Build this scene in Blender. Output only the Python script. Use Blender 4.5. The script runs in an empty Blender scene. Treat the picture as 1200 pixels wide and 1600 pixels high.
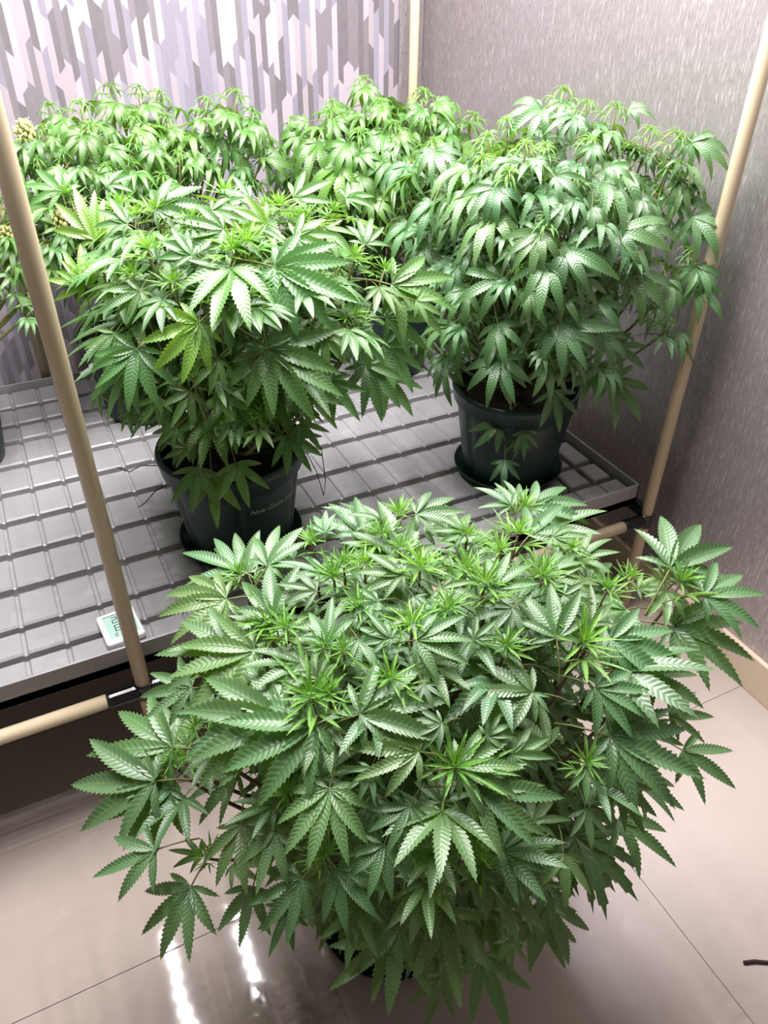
import bpy, bmesh, math, random
import numpy as np
from mathutils import Vector, Matrix

scene = bpy.context.scene
COL = scene.collection
RND = random.Random(7)

# ------------------------------------------------------------------ camera
CAM_H = 1.467
cam_data = bpy.data.cameras.new('camera')
cam = bpy.data.objects.new('camera', cam_data)
COL.objects.link(cam)
R = ((0.8962925, -0.2584606, 0.3603580),
     (-0.4433993, -0.5361149, 0.7183160),
     (0.0075368, -0.8036037, -0.5951170))
cam.matrix_world = Matrix(((R[0][0], -R[0][1], -R[0][2], 0.0),
                           (R[1][0], -R[1][1], -R[1][2], 0.0),
                           (R[2][0], -R[2][1], -R[2][2], CAM_H),
                           (0, 0, 0, 1)))
cam_data.sensor_fit = 'VERTICAL'
cam_data.sensor_height = 24.0
cam_data.lens = 24.0 * 1216.0 / 1600.0
cam_data.clip_start = 0.02
scene.camera = cam

# ------------------------------------------------------------------ world, exposure
w = bpy.data.worlds.new('world')
scene.world = w
w.use_nodes = True
w.node_tree.nodes['Background'].inputs[0].default_value = (1.0, 0.93, 0.90, 1)
w.node_tree.nodes['Background'].inputs[1].default_value = 0.30
vs = scene.view_settings
vs.view_transform = 'Standard'
vs.look = 'None'
vs.gamma = 1.0
vs.exposure = 0.0
vs.use_curve_mapping = False
LED_POWER = 2900.0

# ------------------------------------------------------------------ material helpers
class NT:
    def __init__(s, name):
        s.m = bpy.data.materials.new(name)
        s.m.use_nodes = True
        s.t = s.m.node_tree
        s.b = s.t.nodes['Principled BSDF']
        s.out = s.t.nodes['Material Output']
    def n(s, typ, **kw):
        nd = s.t.nodes.new(typ)
        for k, v in kw.items():
            setattr(nd, k, v)
        return nd
    def l(s, a, b):
        s.t.links.new(a, b)
    def val(s, sock, x):
        if isinstance(x, (int, float, tuple)):
            sock.default_value = x
        else:
            s.l(x, sock)
    def math(s, op, a, b=0.0, c=0.0):
        nd = s.n('ShaderNodeMath', operation=op)
        s.val(nd.inputs[0], a); s.val(nd.inputs[1], b); s.val(nd.inputs[2], c)
        return nd.outputs[0]
    def mix(s, f, a, b, blend='MIX'):
        nd = s.n('ShaderNodeMix', data_type='RGBA', blend_type=blend)
        s.val(nd.inputs[0], f); s.val(nd.inputs[6], a); s.val(nd.inputs[7], b)
        return nd.outputs[2]
    def noise(s, vec, scale, detail=3.0, rough=0.55):
        nd = s.n('ShaderNodeTexNoise')
        if vec is not None: s.l(vec, nd.inputs['Vector'])
        nd.inputs['Scale'].default_value = scale
        nd.inputs['Detail'].default_value = detail
        nd.inputs['Roughness'].default_value = rough
        return nd.outputs['Fac']
    def mapping(s, vec, scale=(1, 1, 1), loc=(0, 0, 0)):
        nd = s.n('ShaderNodeMapping')
        s.l(vec, nd.inputs[0])
        nd.inputs['Scale'].default_value = scale
        nd.inputs['Location'].default_value = loc
        return nd.outputs[0]
    def ramp(s, f, stops, interp='LINEAR'):
        nd = s.n('ShaderNodeValToRGB')
        cr = nd.color_ramp
        cr.interpolation = interp
        while len(cr.elements) < len(stops): cr.elements.new(0.5)
        for e, (p, c) in zip(cr.elements, stops):
            e.position = p; e.color = (*c, 1) if len(c) == 3 else c
        s.l(f, nd.inputs[0])
        return nd.outputs[0]
    def bump(s, h, strength=0.3, dist=0.01):
        nd = s.n('ShaderNodeBump')
        nd.inputs['Strength'].default_value = strength
        nd.inputs['Distance'].default_value = dist
        s.l(h, nd.inputs['Height'])
        s.l(nd.outputs[0], s.b.inputs['Normal'])
        return nd.outputs[0]
    def world_pos(s):
        return s.n('ShaderNodeNewGeometry').outputs['Position']
    def set(s, color=None, rough=None, metal=None, spec=None):
        if color is not None: s.val(s.b.inputs['Base Color'], (*color, 1) if isinstance(color, tuple) else color)
        if rough is not None: s.val(s.b.inputs['Roughness'], rough)
        if metal is not None: s.b.inputs['Metallic'].default_value = metal
        if spec is not None: s.b.inputs['Specular IOR Level'].default_value = spec
        return s

def plain(name, color, rough=0.5, metal=0.0, spec=0.5, vary=0.06, scale=40.0):
    k = NT(name)
    nz = k.noise(k.world_pos(), scale)
    dark = tuple(c * (1 - vary) for c in color); lite = tuple(min(1, c * (1 + vary)) for c in color)
    k.set(k.mix(nz, (*dark, 1), (*lite, 1)), rough, metal, spec)
    return k.m

# leaf: vein ribs from the UV map (u across the leaflet, v in teeth along it)
def leaf_material(name, young=False):
    k = NT(name)
    uv = k.n('ShaderNodeUVMap').outputs[0]
    sep = k.n('ShaderNodeSeparateXYZ'); k.l(uv, sep.inputs[0])
    u = k.math('ABSOLUTE', k.math('SUBTRACT', sep.outputs[0], 0.5))       # 0 midrib .. .5 margin
    ph = k.math('SUBTRACT', sep.outputs[1], k.math('MULTIPLY', u, 2.6))
    st = k.math('ABSOLUTE', k.math('SUBTRACT', k.math('FRACT', ph), 0.5))  # 0..0.5, crest between veins
    info = k.n('ShaderNodeObjectInfo')
    rnd = info.outputs['Random']
    base = info.outputs['Color']
    nz = k.noise(k.world_pos(), 22.0, 2.0)
    v1 = k.mix(k.math('MULTIPLY', rnd, 0.45), base, k.mix(1.0, base, (1.55, 1.25, 0.75, 1), 'MULTIPLY'))
    v2 = k.mix(k.math('MULTIPLY', nz, 0.5), v1, k.mix(1.0, v1, (0.75, 0.85, 0.9, 1), 'MULTIPLY'))
    vein = k.ramp(st, [(0.0, (1, 1, 1)), (0.09, (0, 0, 0))])
    v3 = k.mix(k.math('MULTIPLY', vein, 0.35), v2, k.mix(1.0, v2, (0.45, 0.55, 0.5, 1), 'MULTIPLY'))
    rib = k.ramp(u, [(0.0, (1, 1, 1)), (0.045, (0, 0, 0))])
    v4 = k.mix(k.math('MULTIPLY', rib, 0.55), v3, k.mix(1.0, v2, (1.9, 1.6, 1.2, 1), 'MULTIPLY'))
    edge = k.ramp(u, [(0.40, (0, 0, 0)), (0.5, (1, 1, 1))])
    v5 = k.mix(k.math('MULTIPLY', edge, 0.5), v4, k.mix(1.0, v2, (2.3, 1.7, 1.0, 1), 'MULTIPLY'))
    k.set(v5, 0.40 if not young else 0.45, 0.0, 0.85 if not young else 0.55)
    bh = k.math('ADD', k.math('MULTIPLY', st, 1.0), k.math('MULTIPLY', k.math('MINIMUM', u, 0.08), 4.0))
    nb = k.bump(bh, 0.21, 0.004)
    tr = k.n('ShaderNodeBsdfTranslucent')
    k.l(k.mix(1.0, v5, (2.6, 2.3, 0.55, 1) if not young else (1.9, 1.7, 0.6, 1), 'MULTIPLY'), tr.inputs['Color'])
    k.l(nb, tr.inputs['Normal'])
    ms = k.n('ShaderNodeMixShader')
    ms.inputs[0].default_value = 0.25
    k.l(k.b.outputs[0], ms.inputs[1]); k.l(tr.outputs[0], ms.inputs[2])
    k.l(ms.outputs[0], k.out.inputs[0])
    return k.m

M = {}
M['leaf'] = leaf_material('leaf_blade')
M['young'] = leaf_material('young_leaf', True)
M['stem'] = plain('green_brown_stem', (0.16, 0.17, 0.05), 0.5, vary=0.35, scale=30)
M['stem_dark'] = plain('purplish_stem', (0.11, 0.075, 0.035), 0.5, vary=0.3, scale=30)
M['pot'] = plain('dark_green_plastic', (0.0035, 0.024, 0.020), 0.40, vary=0.15, scale=9)
M['soil'] = plain('potting_soil', (0.025, 0.016, 0.01), 0.95, vary=0.7, scale=160)
M['print'] = plain('pale_print', (0.42, 0.44, 0.40), 0.6)
M['pipe'] = plain('cream_plastic_coated_pipe', (0.60, 0.50, 0.34), 0.28, vary=0.05, scale=6)
M['black'] = plain('black_plastic', (0.006, 0.006, 0.007), 0.22)
M['steel'] = plain('brushed_aluminium', (0.55, 0.55, 0.56), 0.35, 1.0)
M['white'] = plain('white_plastic', (0.82, 0.82, 0.82), 0.35, vary=0.02)
M['lcd'] = plain('lcd_glass', (0.36, 0.56, 0.48), 0.12, vary=0.03)
M['ink'] = plain('lcd_segment', (0.012, 0.03, 0.03), 0.3)
M['blue'] = plain('blue_plastic', (0.01, 0.10, 0.55), 0.4)
M['wire'] = plain('dark_green_wire', (0.005, 0.035, 0.04), 0.4)
M['twig'] = plain('dry_brown_twig', (0.035, 0.018, 0.014), 0.7, vary=0.4, scale=120)
M['bud'] = plain('flower_bud', (0.42, 0.42, 0.16), 0.75, vary=0.45, scale=240)
M['pistil'] = plain('cream_pistil', (0.75, 0.68, 0.42), 0.7)
M['dim'] = plain('dark_taupe_wall_paint', (0.28, 0.25, 0.235), 0.8, vary=0.05, scale=3)
M['ceil'] = plain('white_ceiling_paint', (0.40, 0.38, 0.37), 0.8, vary=0.03, scale=3)

def tray_material():
    k = NT('grey_moulded_plastic')
    p = k.world_pos()
    n1 = k.noise(p, 16.0, 6.0, 0.65)
    n2 = k.noise(p, 210.0, 2.0)
    scuff = k.ramp(n1, [(0.55, (0, 0, 0)), (0.75, (1, 1, 1))])
    c = k.mix(scuff, (0.30, 0.296, 0.304, 1), (0.38, 0.375, 0.38, 1))
    c = k.mix(k.ramp(n2, [(0.66, (0, 0, 0)), (0.72, (1, 1, 1))]), c, (0.44, 0.43, 0.42, 1))
    k.set(c, k.math('MULTIPLY_ADD', n1, 0.25, 0.22), 0.0, 0.5)
    k.bump(n1, 0.08, 0.004)
    return k.m
M['tray'] = tray_material()
M['grime'] = plain('dirty_grey_plastic', (0.10, 0.095, 0.088), 0.4, vary=0.5, scale=45)

def floor_material():
    k = NT('glossy_beige_tile')
    p = k.world_pos()
    n1 = k.noise(p, 3.2, 4.0)
    n2 = k.noise(p, 95.0, 3.0)
    c = k.mix(n1, (0.41, 0.345, 0.305, 1), (0.47, 0.40, 0.36, 1))
    c = k.mix(k.ramp(n2, [(0.70, (0, 0, 0)), (0.76, (1, 1, 1))]), c, (0.36, 0.30, 0.27, 1))
    k.set(c, k.math('MULTIPLY_ADD', n1, 0.05, 0.025), 0.0, 0.5)
    k.bump(n1, 0.05, 0.01)
    return k.m
M['tile'] = floor_material()
M['grout'] = plain('pale_grout', (0.45, 0.39, 0.35), 0.8)
M['base_tile'] = plain('cream_skirting_tile', (0.62, 0.50, 0.38), 0.25, vary=0.05, scale=5)

def streak_material():
    # grey wallpaper with short embossed silver strokes running up and down
    k = NT('streaked_grey_wallpaper')
    p = k.world_pos()
    wob = k.noise(k.mapping(p, (6, 6, 11)), 1.0, 2.0)
    sep = k.n('ShaderNodeSeparateXYZ'); k.l(p, sep.inputs[0])
    comb = k.n('ShaderNodeCombineXYZ')
    k.l(k.math('ADD', sep.outputs[0], k.math('MULTIPLY', wob, 0.014)), comb.inputs[0])
    k.l(k.math('ADD', sep.outputs[1], k.math('MULTIPLY', wob, 0.014)), comb.inputs[1])
    k.l(sep.outputs[2], comb.inputs[2])
    a = k.noise(k.mapping(comb.outputs[0], (270, 270, 26)), 1.0, 3.0, 0.6)
    b = k.noise(k.mapping(comb.outputs[0], (600, 600, 60), (7, 3, 1)), 1.0, 2.0)
    big = k.noise(p, 5.0, 3.0)
    s1 = k.ramp(a, [(0.54, (0, 0, 0)), (0.66, (1, 1, 1))])
    s2 = k.ramp(b, [(0.30, (1, 1, 1)), (0.48, (0, 0, 0))])
    c = k.mix(big, (0.44, 0.40, 0.406, 1), (0.50, 0.458, 0.466, 1))
    c = k.mix(k.math('MULTIPLY', s1, 0.55), c, (0.86, 0.82, 0.84, 1))
    c = k.mix(k.math('MULTIPLY', s2, 0.5), c, (0.15, 0.13, 0.13, 1))
    k.set(c, 0.43, 0.74, 0.5)
    k.bump(a, 0.3, 0.004)
    return k.m
M['streak'] = streak_material()

def geometric_material():
    # printed wallpaper: narrow vertical bands cut into lengths by alternating 45 degree ends
    k = NT('geometric_band_wallpaper')
    p = k.world_pos()
    sep = k.n('ShaderNodeSeparateXYZ'); k.l(p, sep.inputs[0])
    W = 0.0172
    xs = k.math('DIVIDE', sep.outputs[0], W)
    ci = k.math('FLOOR', xs)
    fx = k.math('FRACT', xs)
    par = k.math('ABSOLUTE', k.math('MODULO', ci, 2.0))
    sl = k.math('SUBTRACT', k.math('MULTIPLY', k.math('MULTIPLY', par, 2.0), fx), fx)   # +fx / -fx
    wn = k.n('ShaderNodeTexWhiteNoise', noise_dimensions='1D'); k.l(ci, wn.inputs['W'])
    # steps are multiples of one quarter so that neighbouring ends meet in points
    off = k.math('DIVIDE', k.math('FLOOR', k.math('MULTIPLY', wn.outputs['Value'], 6.0)), 6.0)
    w3 = k.n('ShaderNodeTexWhiteNoise', noise_dimensions='1D'); k.l(k.math('ADD', ci, 91.3), w3.inputs['W'])
    ln = k.math('MULTIPLY_ADD', w3.outputs['Value'], 0.13, 0.11)
    zz = k.math('ADD', k.math('DIVIDE', sep.outputs[2], ln), off)
    zz = k.math('ADD', zz, k.math('DIVIDE', k.math('MULTIPLY', sl, 0.0175), ln))
    seg = k.math('FLOOR', zz)
    comb = k.n('ShaderNodeCombineXYZ'); k.l(ci, comb.inputs[0]); k.l(seg, comb.inputs[1])
    w2 = k.n('ShaderNodeTexWhiteNoise', noise_dimensions='2D'); k.l(comb.outputs[0], w2.inputs['Vector'])
    alt = k.math('ABSOLUTE', k.math('MODULO', k.math('ADD', seg, 0.0), 2.0))
    c = k.ramp(k.math('MULTIPLY_ADD', alt, 0.5, k.math('MULTIPLY', w2.outputs['Value'], 0.499)),
               [(0.0, (0.42, 0.37, 0.415)), (0.24, (0.36, 0.31, 0.345)), (0.40, (0.27, 0.255, 0.32)), (0.5, (0.22, 0.207, 0.262)),
                (0.66, (0.17, 0.150, 0.168)), (0.84, (0.12, 0.106, 0.118))], 'CONSTANT')
    g = k.noise(k.mapping(p, (160, 160, 30)), 1.0, 3.0)
    c = k.mix(0.18, c, k.mix(g, (0.15, 0.14, 0.15, 1), (0.5, 0.47, 0.5, 1)))
    k.set(c, 0.5, 0.0, 0.4)
    return k.m
M['geo'] = geometric_material()

def emitter():
    k = NT('white_led')
    k.b.inputs['Base Color'].default_value = (0.9, 0.9, 0.9, 1)
    k.b.inputs['Emission Color'].default_value = (1.0, 0.95, 0.97, 1)
    k.b.inputs['Emission Strength'].default_value = LED_POWER
    return k.m
M['led'] = emitter()

# ------------------------------------------------------------------ object helpers
def link(name, me, parent=None, mat=None):
    o = bpy.data.objects.new(name, me)
    COL.objects.link(o)
    if parent is not None: o.parent = parent
    if mat is not None and len(me.materials) == 0: me.materials.append(mat)
    return o

def tag(o, label, cat, group=None, kind=None):
    o['label'] = label; o['category'] = cat
    if group: o['group'] = group
    if kind: o['kind'] = kind
    return o

def thing(name, label, cat, loc=(0, 0, 0), group=None):
    o = bpy.data.objects.new(name, None)
    COL.objects.link(o)
    o.location = loc
    o.empty_display_size = 0.05
    return tag(o, label, cat, group)

def to_mesh(bm, name, smooth=False):
    me = bpy.data.meshes.new(name)
    bmesh.ops.recalc_face_normals(bm, faces=bm.faces[:])
    bm.to_mesh(me); bm.free()
    if smooth:
        for p in me.polygons: p.use_smooth = True
    return me

def box_bm(x0, x1, y0, y1, z0, z1, bevel=0.0, seg=2, bm=None):
    own = bm is None
    b2 = bmesh.new()
    vs_ = [b2.verts.new((x, y, z)) for x in (x0, x1) for y in (y0, y1) for z in (z0, z1)]
    for f in ((0, 1, 3, 2), (4, 6, 7, 5), (0, 4, 5, 1), (2, 3, 7, 6), (0, 2, 6, 4), (1, 5, 7, 3)):
        b2.faces.new([vs_[i] for i in f])
    bmesh.ops.recalc_face_normals(b2, faces=b2.faces[:])
    if bevel > 0:
        bmesh.ops.bevel(b2, geom=b2.edges[:], offset=bevel, segments=seg, affect='EDGES', profile=0.5)
    if own: return b2
    me = bpy.data.meshes.new('tmp'); b2.to_mesh(me); b2.free(); bm.from_mesh(me); bpy.data.meshes.remove(me)
    return bm

def add_box(name, x0, x1, y0, y1, z0, z1, mat, parent=None, bevel=0.0):
    return link(name, to_mesh(box_bm(x0, x1, y0, y1, z0, z1, bevel), name), parent, mat)

def lathe_bm(prof, seg=48, bm=None, mod=None, cx=0, cy=0):
    bm = bm or bmesh.new()
    rings = []
    for r, z in prof:
        ring = []
        for i in range(seg):
            a = 2 * math.pi * i / seg
            rr = r * (mod(a, r, z) if mod else 1.0)
            ring.append(bm.verts.new((cx + rr * math.cos(a), cy + rr * math.sin(a), z)))
        rings.append(ring)
    for a, b in zip(rings, rings[1:]):
        for i in range(seg):
            bm.faces.new((a[i], a[(i + 1) % seg], b[(i + 1) % seg], b[i]))
    bm.faces.new(rings[0]); bm.faces.new(rings[-1])
    return bm

def tube_bm(pts, rad, seg=8, bm=None, cap=True):
    bm = bm or bmesh.new()
    pts = [Vector(p) for p in pts]
    n = len(pts)
    rads = rad if isinstance(rad, (list, tuple)) else [rad] * n
    t0 = (pts[1] - pts[0]).normalized()
    ref = Vector((0, 0, 1)) if abs(t0.z) < 0.9 else Vector((1, 0, 0))
    u = t0.cross(ref).normalized()
    rings = []
    for i in range(n):
        t = (pts[min(i + 1, n - 1)] - pts[max(i - 1, 0)]).normalized()
        u = (u - t * u.dot(t)).normalized()
        v = t.cross(u)
        rings.append([bm.verts.new(pts[i] + (u * math.cos(2 * math.pi * j / seg) + v * math.sin(2 * math.pi * j / seg)) * rads[i]) for j in range(seg)])
    for a, b in zip(rings, rings[1:]):
        for j in range(seg):
            bm.faces.new((a[j], a[(j + 1) % seg], b[(j + 1) % seg], b[j]))
    if cap:
        bm.faces.new(rings[0]); bm.faces.new(rings[-1])
    return bm

def add_tube(name, pts, rad, mat, parent=None, seg=8):
    return link(name, to_mesh(tube_bm(pts, rad, seg), name, True), parent, mat)

def bez(p0, p1, p2, p3, n):
    out = []
    for i in range(n + 1):
        t = i / n; s = 1 - t
        out.append(p0 * s**3 + p1 * 3 * s * s * t + p2 * 3 * s * t * t + p3 * t**3)
    return out

# ------------------------------------------------------------------ setting
XW, YW = 1.371, 2.50           # right wall and back wall
XL, YF = -2.2, -1.0
fl = add_box('floor', XL, XW + 0.1, YF, YW + 0.1, -0.06, -0.0022, M['grout'])
fl['kind'] = 'structure'
tile_me = to_mesh(box_bm(-0.3045, 0.3045, -0.2985, 0.2985, -0.0022, 0.0, 0.0), 'tile')
xe = [0.807 + 0.6105 * k for k in range(-5, 2)]
ye = [0.751 + 0.6 * k for k in range(-3, 4)]
for i in range(len(xe) - 1):
    for j in range(len(ye) - 1):
        t = link('tile', tile_me, fl, M['tile'])
        t.location = ((xe[i] + xe[i + 1]) / 2, (ye[j] + ye[j + 1]) / 2, 0)
        if xe[i + 1] > XW + 0.3 or ye[j + 1] > YW + 0.3: t.scale = (0.9, 0.9, 1)
wr = add_box('wall_right', XW, XW + 0.1, YF, YW + 0.1, -0.06, 2.7, M['streak']); wr['kind'] = 'structure'
wb = add_box('wall_back', XL, XW, YW, YW + 0.1, -0.06, 2.7, M['geo']); wb['kind'] = 'structure'
tr = add_box('trim_1', 1.288, XW, YW - 0.012, YW, 0.0, 2.7, M['streak'], None, 0.003); tr['kind'] = 'structure'
bsr = add_box('baseboard_right', XW - 0.014, XW, YF, YW - 0.012, 0.0, 0.105, M['base_tile'], None, 0.003); bsr['kind'] = 'structure'
bsb = add_box('baseboard_back', XL, 1.288, YW - 0.014, YW, 0.0, 0.105, M['base_tile'], None, 0.003); bsb['kind'] = 'structure'
wl = add_box('wall_left', XL - 0.1, XL, YF, YW + 0.1, -0.06, 2.7, M['dim']); wl['kind'] = 'structure'
wf = add_box('wall_front', XL - 0.1, XW + 0.1, YF - 0.1, YF, -0.06, 2.7, M['dim']); wf['kind'] = 'structure'
ce = add_box('ceiling', XL, XW + 0.1, YF, YW + 0.1, 2.7, 2.78, M['ceil']); ce['kind'] = 'structure'

# ------------------------------------------------------------------ pipe rack
PX0, PX1, PY0, PY1 = 0.0386, 1.2835, 1.10, 2.387
ZR = 0.297
PR = 0.014
rack = thing('pipe_rack', 'cream coated pipe rack with black joints carrying the grey tray', 'rack', (PX0, PY0, 0))
def rp(x, y, z): return Vector((x - PX0, y - PY0, z))
for x in (PX0, PX1):
    for y in (PY0, PY1):
        add_tube('post', [rp(x, y, 0), rp(x, y, 2.36)], PR, M['pipe'], rack, 20)
for y in (PY0, PY1):
    add_tube('rail', [rp(-0.95, y, ZR), rp(PX0 - 0.066, y, ZR)], PR, M['pipe'], rack, 20)
    add_tube('rail', [rp(PX0 + 0.066, y, ZR), rp(PX1 - 0.066, y, ZR)], PR, M['pipe'], rack, 20)
    add_tube('rail', [rp(PX0, y, 2.32), rp(PX1, y, 2.32)], PR, M['pipe'], rack, 16)
for x in (PX0, PX1):
    add_tube('rail', [rp(x, PY0 + 0.05, 0.315), rp(x, PY1 - 0.05, 0.315)], PR * 0.98, M['pipe'], rack, 16)
    add_tube('rail', [rp(x, PY0, 2.32), rp(x, PY1, 2.32)], PR, M['pipe'], rack, 16)
def joint(x, y, dirs, z=ZR):
    bm = bmesh.new()
    lathe_bm([(PR + 0.001, z - 0.020), (PR + 0.0035, z - 0.018), (PR + 0.0035, z + 0.018), (PR + 0.001, z + 0.020)], 20, bm, None, x - PX0, y - PY0)
    for d in dirs:
        d = Vector(d)
        a = rp(x, y, z) + d * 0.010
        tube_bm([a, a + d * 0.012, a + d * 0.054, a + d * 0.058, a + d * 0.060], [PR + 0.004, PR + 0.0035, PR + 0.003, PR + 0.0025, PR + 0.0005], 18, bm)
        # pinched seam flange with its screw boss
        s = d.cross(Vector((0, 0, 1)))
        m = a + d * 0.032 + Vector((0, 0, PR + 0.004))
        box_bm(*sorted((m.x - abs(d.x) * 0.02 - abs(d.y) * 0.002, m.x + abs(d.x) * 0.02 + abs(d.y) * 0.002)),
               *sorted((m.y - abs(d.y) * 0.02 - abs(d.x) * 0.002, m.y + abs(d.y) * 0.02 + abs(d.x) * 0.002)), m.z - 0.004, m.z + 0.003, 0.001, 1, bm)
    link('pipe_joint', to_mesh(bm, 'pipe_joint', False), rack, M['black'])
for y, sy in ((PY0, 1), (PY1, -1)):
    joint(PX0, y, ((1, 0, 0), (-1, 0, 0)))
    joint(PX1, y, ((-1, 0, 0),))
    for x in (PX0, PX1):
        bm = tube_bm([rp(x, y + sy * 0.012, 0.315), rp(x, y + sy * 0.07, 0.315)], PR + 0.003, 16)
        link('pipe_joint', to_mesh(bm, 'pipe_joint', False), rack, M['black'])

# ------------------------------------------------------------------ grow tray
TX0, TX1, TY0, TY1 = -0.62, 1.272, 1.131, 2.358
ZT, ZP, ZRIM, ZB = 0.3505, 0.367, 0.387, 0.3305
tray = thing('grow_tray', 'large grey plastic grow tray of raised square pads on the pipe rack', 'tray', (TX0, TY0, ZB))
bm = box_bm(TX0, TX1, TY0, TY1, ZB, ZT, 0.0)
link('tray_base', to_mesh(bm, 'tray_base'), None, M['grime'])
tb = bpy.data.objects['tray_base']; tb.parent = tray; tb.location = (-TX0, -TY0, -ZB)
def in_tray(o, loc=(0, 0, 0)):
    o.parent = tray; o.location = (loc[0] - TX0, loc[1] - TY0, loc[2] - ZB); return o
for (x0, x1, y0, y1) in ((TX0, TX1, TY0, TY0 + 0.006), (TX0, TX1, TY1 - 0.006, TY1), (TX0, TX0 + 0.006, TY0, TY1), (TX1 - 0.006, TX1, TY0, TY1)):
    in_tray(add_box('rim', x0, x1, y0, y1, ZB - 0.001, ZRIM, M['tray'], None, 0.0015))
def pad_mesh(name, wx, dy, skirt):
    H = ZP - ZT
    xs = [0, .0025, .006, wx - .006, wx - .0025, wx] if skirt else [.006, .008, .013, wx - .013, wx - .008, wx - .006]
    hx = [.72, .74, 1, 1, .74, .72] if skirt else [0, .8, 1, 1, .8, 0]
    ys = [0, .0015, .006, dy - .006, dy - .0015, dy]
    hy = [0, .78, 1, 1, .78, 0]
    bm = bmesh.new()
    g = [[bm.verts.new((x, y, H * a * b)) for y, b in zip(ys, hy)] for x, a in zip(xs, hx)]
    for i in range(5):
        for j in range(5):
            bm.faces.new((g[i][j], g[i + 1][j], g[i + 1][j + 1], g[i][j + 1]))
    me = to_mesh(bm, name, False)
    me.materials.append(M['tray'])
    return me
PITCH = 0.0747
rows = [(1.140, 0.064), (1.217, 0.070)] + [(1.300 + 0.1253 * k, 0.105) for k in range(6)] + [(2.053, 0.074), (2.146, 0.086), (2.249, 0.098)]
pads = {}
for (y0, dy) in rows:
    for k in range(-8, 17):
        last = k >= 15 and 1.18 < y0 < 2.2
        key = (round(dy, 3), last)
        if key not in pads: pads[key] = pad_mesh('pad', PITCH, dy, not last)
        x = 0.003 + PITCH * k
        if x + PITCH > TX1: x = TX1 - 0.006 - PITCH * 0.86
        o = in_tray(link('pad', pads[key]), (x, y0, ZT))
        if k == 16: o.scale = (0.86, 1, 1); o.location.x = 0.003 + PITCH * 16 - TX0 

# ------------------------------------------------------------------ thermo-hygrometer lying on the pads
th = thing('digital_thermometer', 'white square digital thermometer with pale green display behind the front left post', 'thermometer', (0.029, 1.201, ZP))
th.rotation_euler = (0, 0, math.radians(5))
link('case', to_mesh(box_bm(-0.037, 0.037, -0.045, 0.045, 0.0, 0.017, 0.006, 3), 'case'), th, M['white'])
link('display', to_mesh(box_bm(-0.027, 0.030, -0.033, 0.033, 0.0165, 0.0176, 0.0004, 1), 'display'), th, M['lcd'])
SEG = {'2': 'abged', '6': 'afgedc', '1': 'bc', '0': 'abcdef'}
def digit(bm, ch, x, y, wd, ht, t):
    z0, z1 = 0.0175, 0.0179
    R_ = {'a': (x, x + wd, y + ht - t, y + ht), 'g': (x, x + wd, y + ht / 2 - t / 2, y + ht / 2 + t / 2), 'd': (x, x + wd, y, y + t),
          'f': (x, x + t, y + ht / 2, y + ht), 'e': (x, x + t, y, y + ht / 2), 'b': (x + wd - t, x + wd, y + ht / 2, y + ht), 'c': (x + wd - t, x + wd, y, y + ht / 2)}
    for s in SEG[ch]:
        a, b, c, d = R_[s]
        box_bm(a, b, c, d, z0, z1, 0, 1, bm)
bm = bmesh.new()
digit(bm, '2', -0.012, 0.008, 0.011, 0.018, 0.0018)
digit(bm, '6', -0.012, -0.016, 0.011, 0.018, 0.0018)
digit(bm, '2', -0.016, -0.030, 0.0055, 0.0095, 0.0010)
digit(bm, '1', -0.006, -0.030, 0.0055, 0.0095, 0.0010)
digit(bm, '0', 0.004, -0.030, 0.0055, 0.0095, 0.0010)
box_bm(-0.027, 0.030, 0.0312, 0.033, 0.0174, 0.0178, 0, 1, bm)
link('digits', to_mesh(bm, 'digits'), th, M['ink'])

# ------------------------------------------------------------------ lamp above the tray (out of the frame, seen as sparkle in the floor tiles)
ZL = 2.14
lamp = thing('grow_lamp', 'white LED bar grow lamp hung from the rack top above the tray', 'lamp', (0.64, 1.42, ZL))
for sgn in (-0.5, 0.5):
    link('crossbar', to_mesh(box_bm(-0.80, 0.80, sgn - 0.015, sgn + 0.015, 0.012, 0.04, 0.003, 1), 'crossbar'), lamp, M['steel'])
bar_me = to_mesh(box_bm(-0.022, 0.022, -0.52, 0.52, 0.0, 0.014, 0.002, 1), 'light_bar')
bm = bmesh.new()
for i in range(16):
    y = -0.5 + 1.0 * i / 15
    vs_ = [bm.verts.new((sx * 0.0065, y + sy * 0.0065, -0.0006)) for sx, sy in ((-1, -1), (-1, 1), (1, 1), (1, -1))]
    bm.faces.new(vs_)
led_me = bpy.data.meshes.new('led_row'); bm.to_mesh(led_me); bm.free()
for f_ in led_me.polygons: pass
for i in range(6):
    b = link('light_bar', bar_me, lamp, M['steel']); b.location = (-0.75 + 0.3 * i, 0, 0)
    link('led_row', led_me, b, M['led'])
for sx in (-0.7, 0.55):
    for sy in (-0.5, 0.5):
        add_tube('hanger', [Vector((sx, sy, 0.03)), Vector((sx * 0.95, sy * 1.28, 0.13))], 0.0015, M['steel'], lamp, 6)

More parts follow.
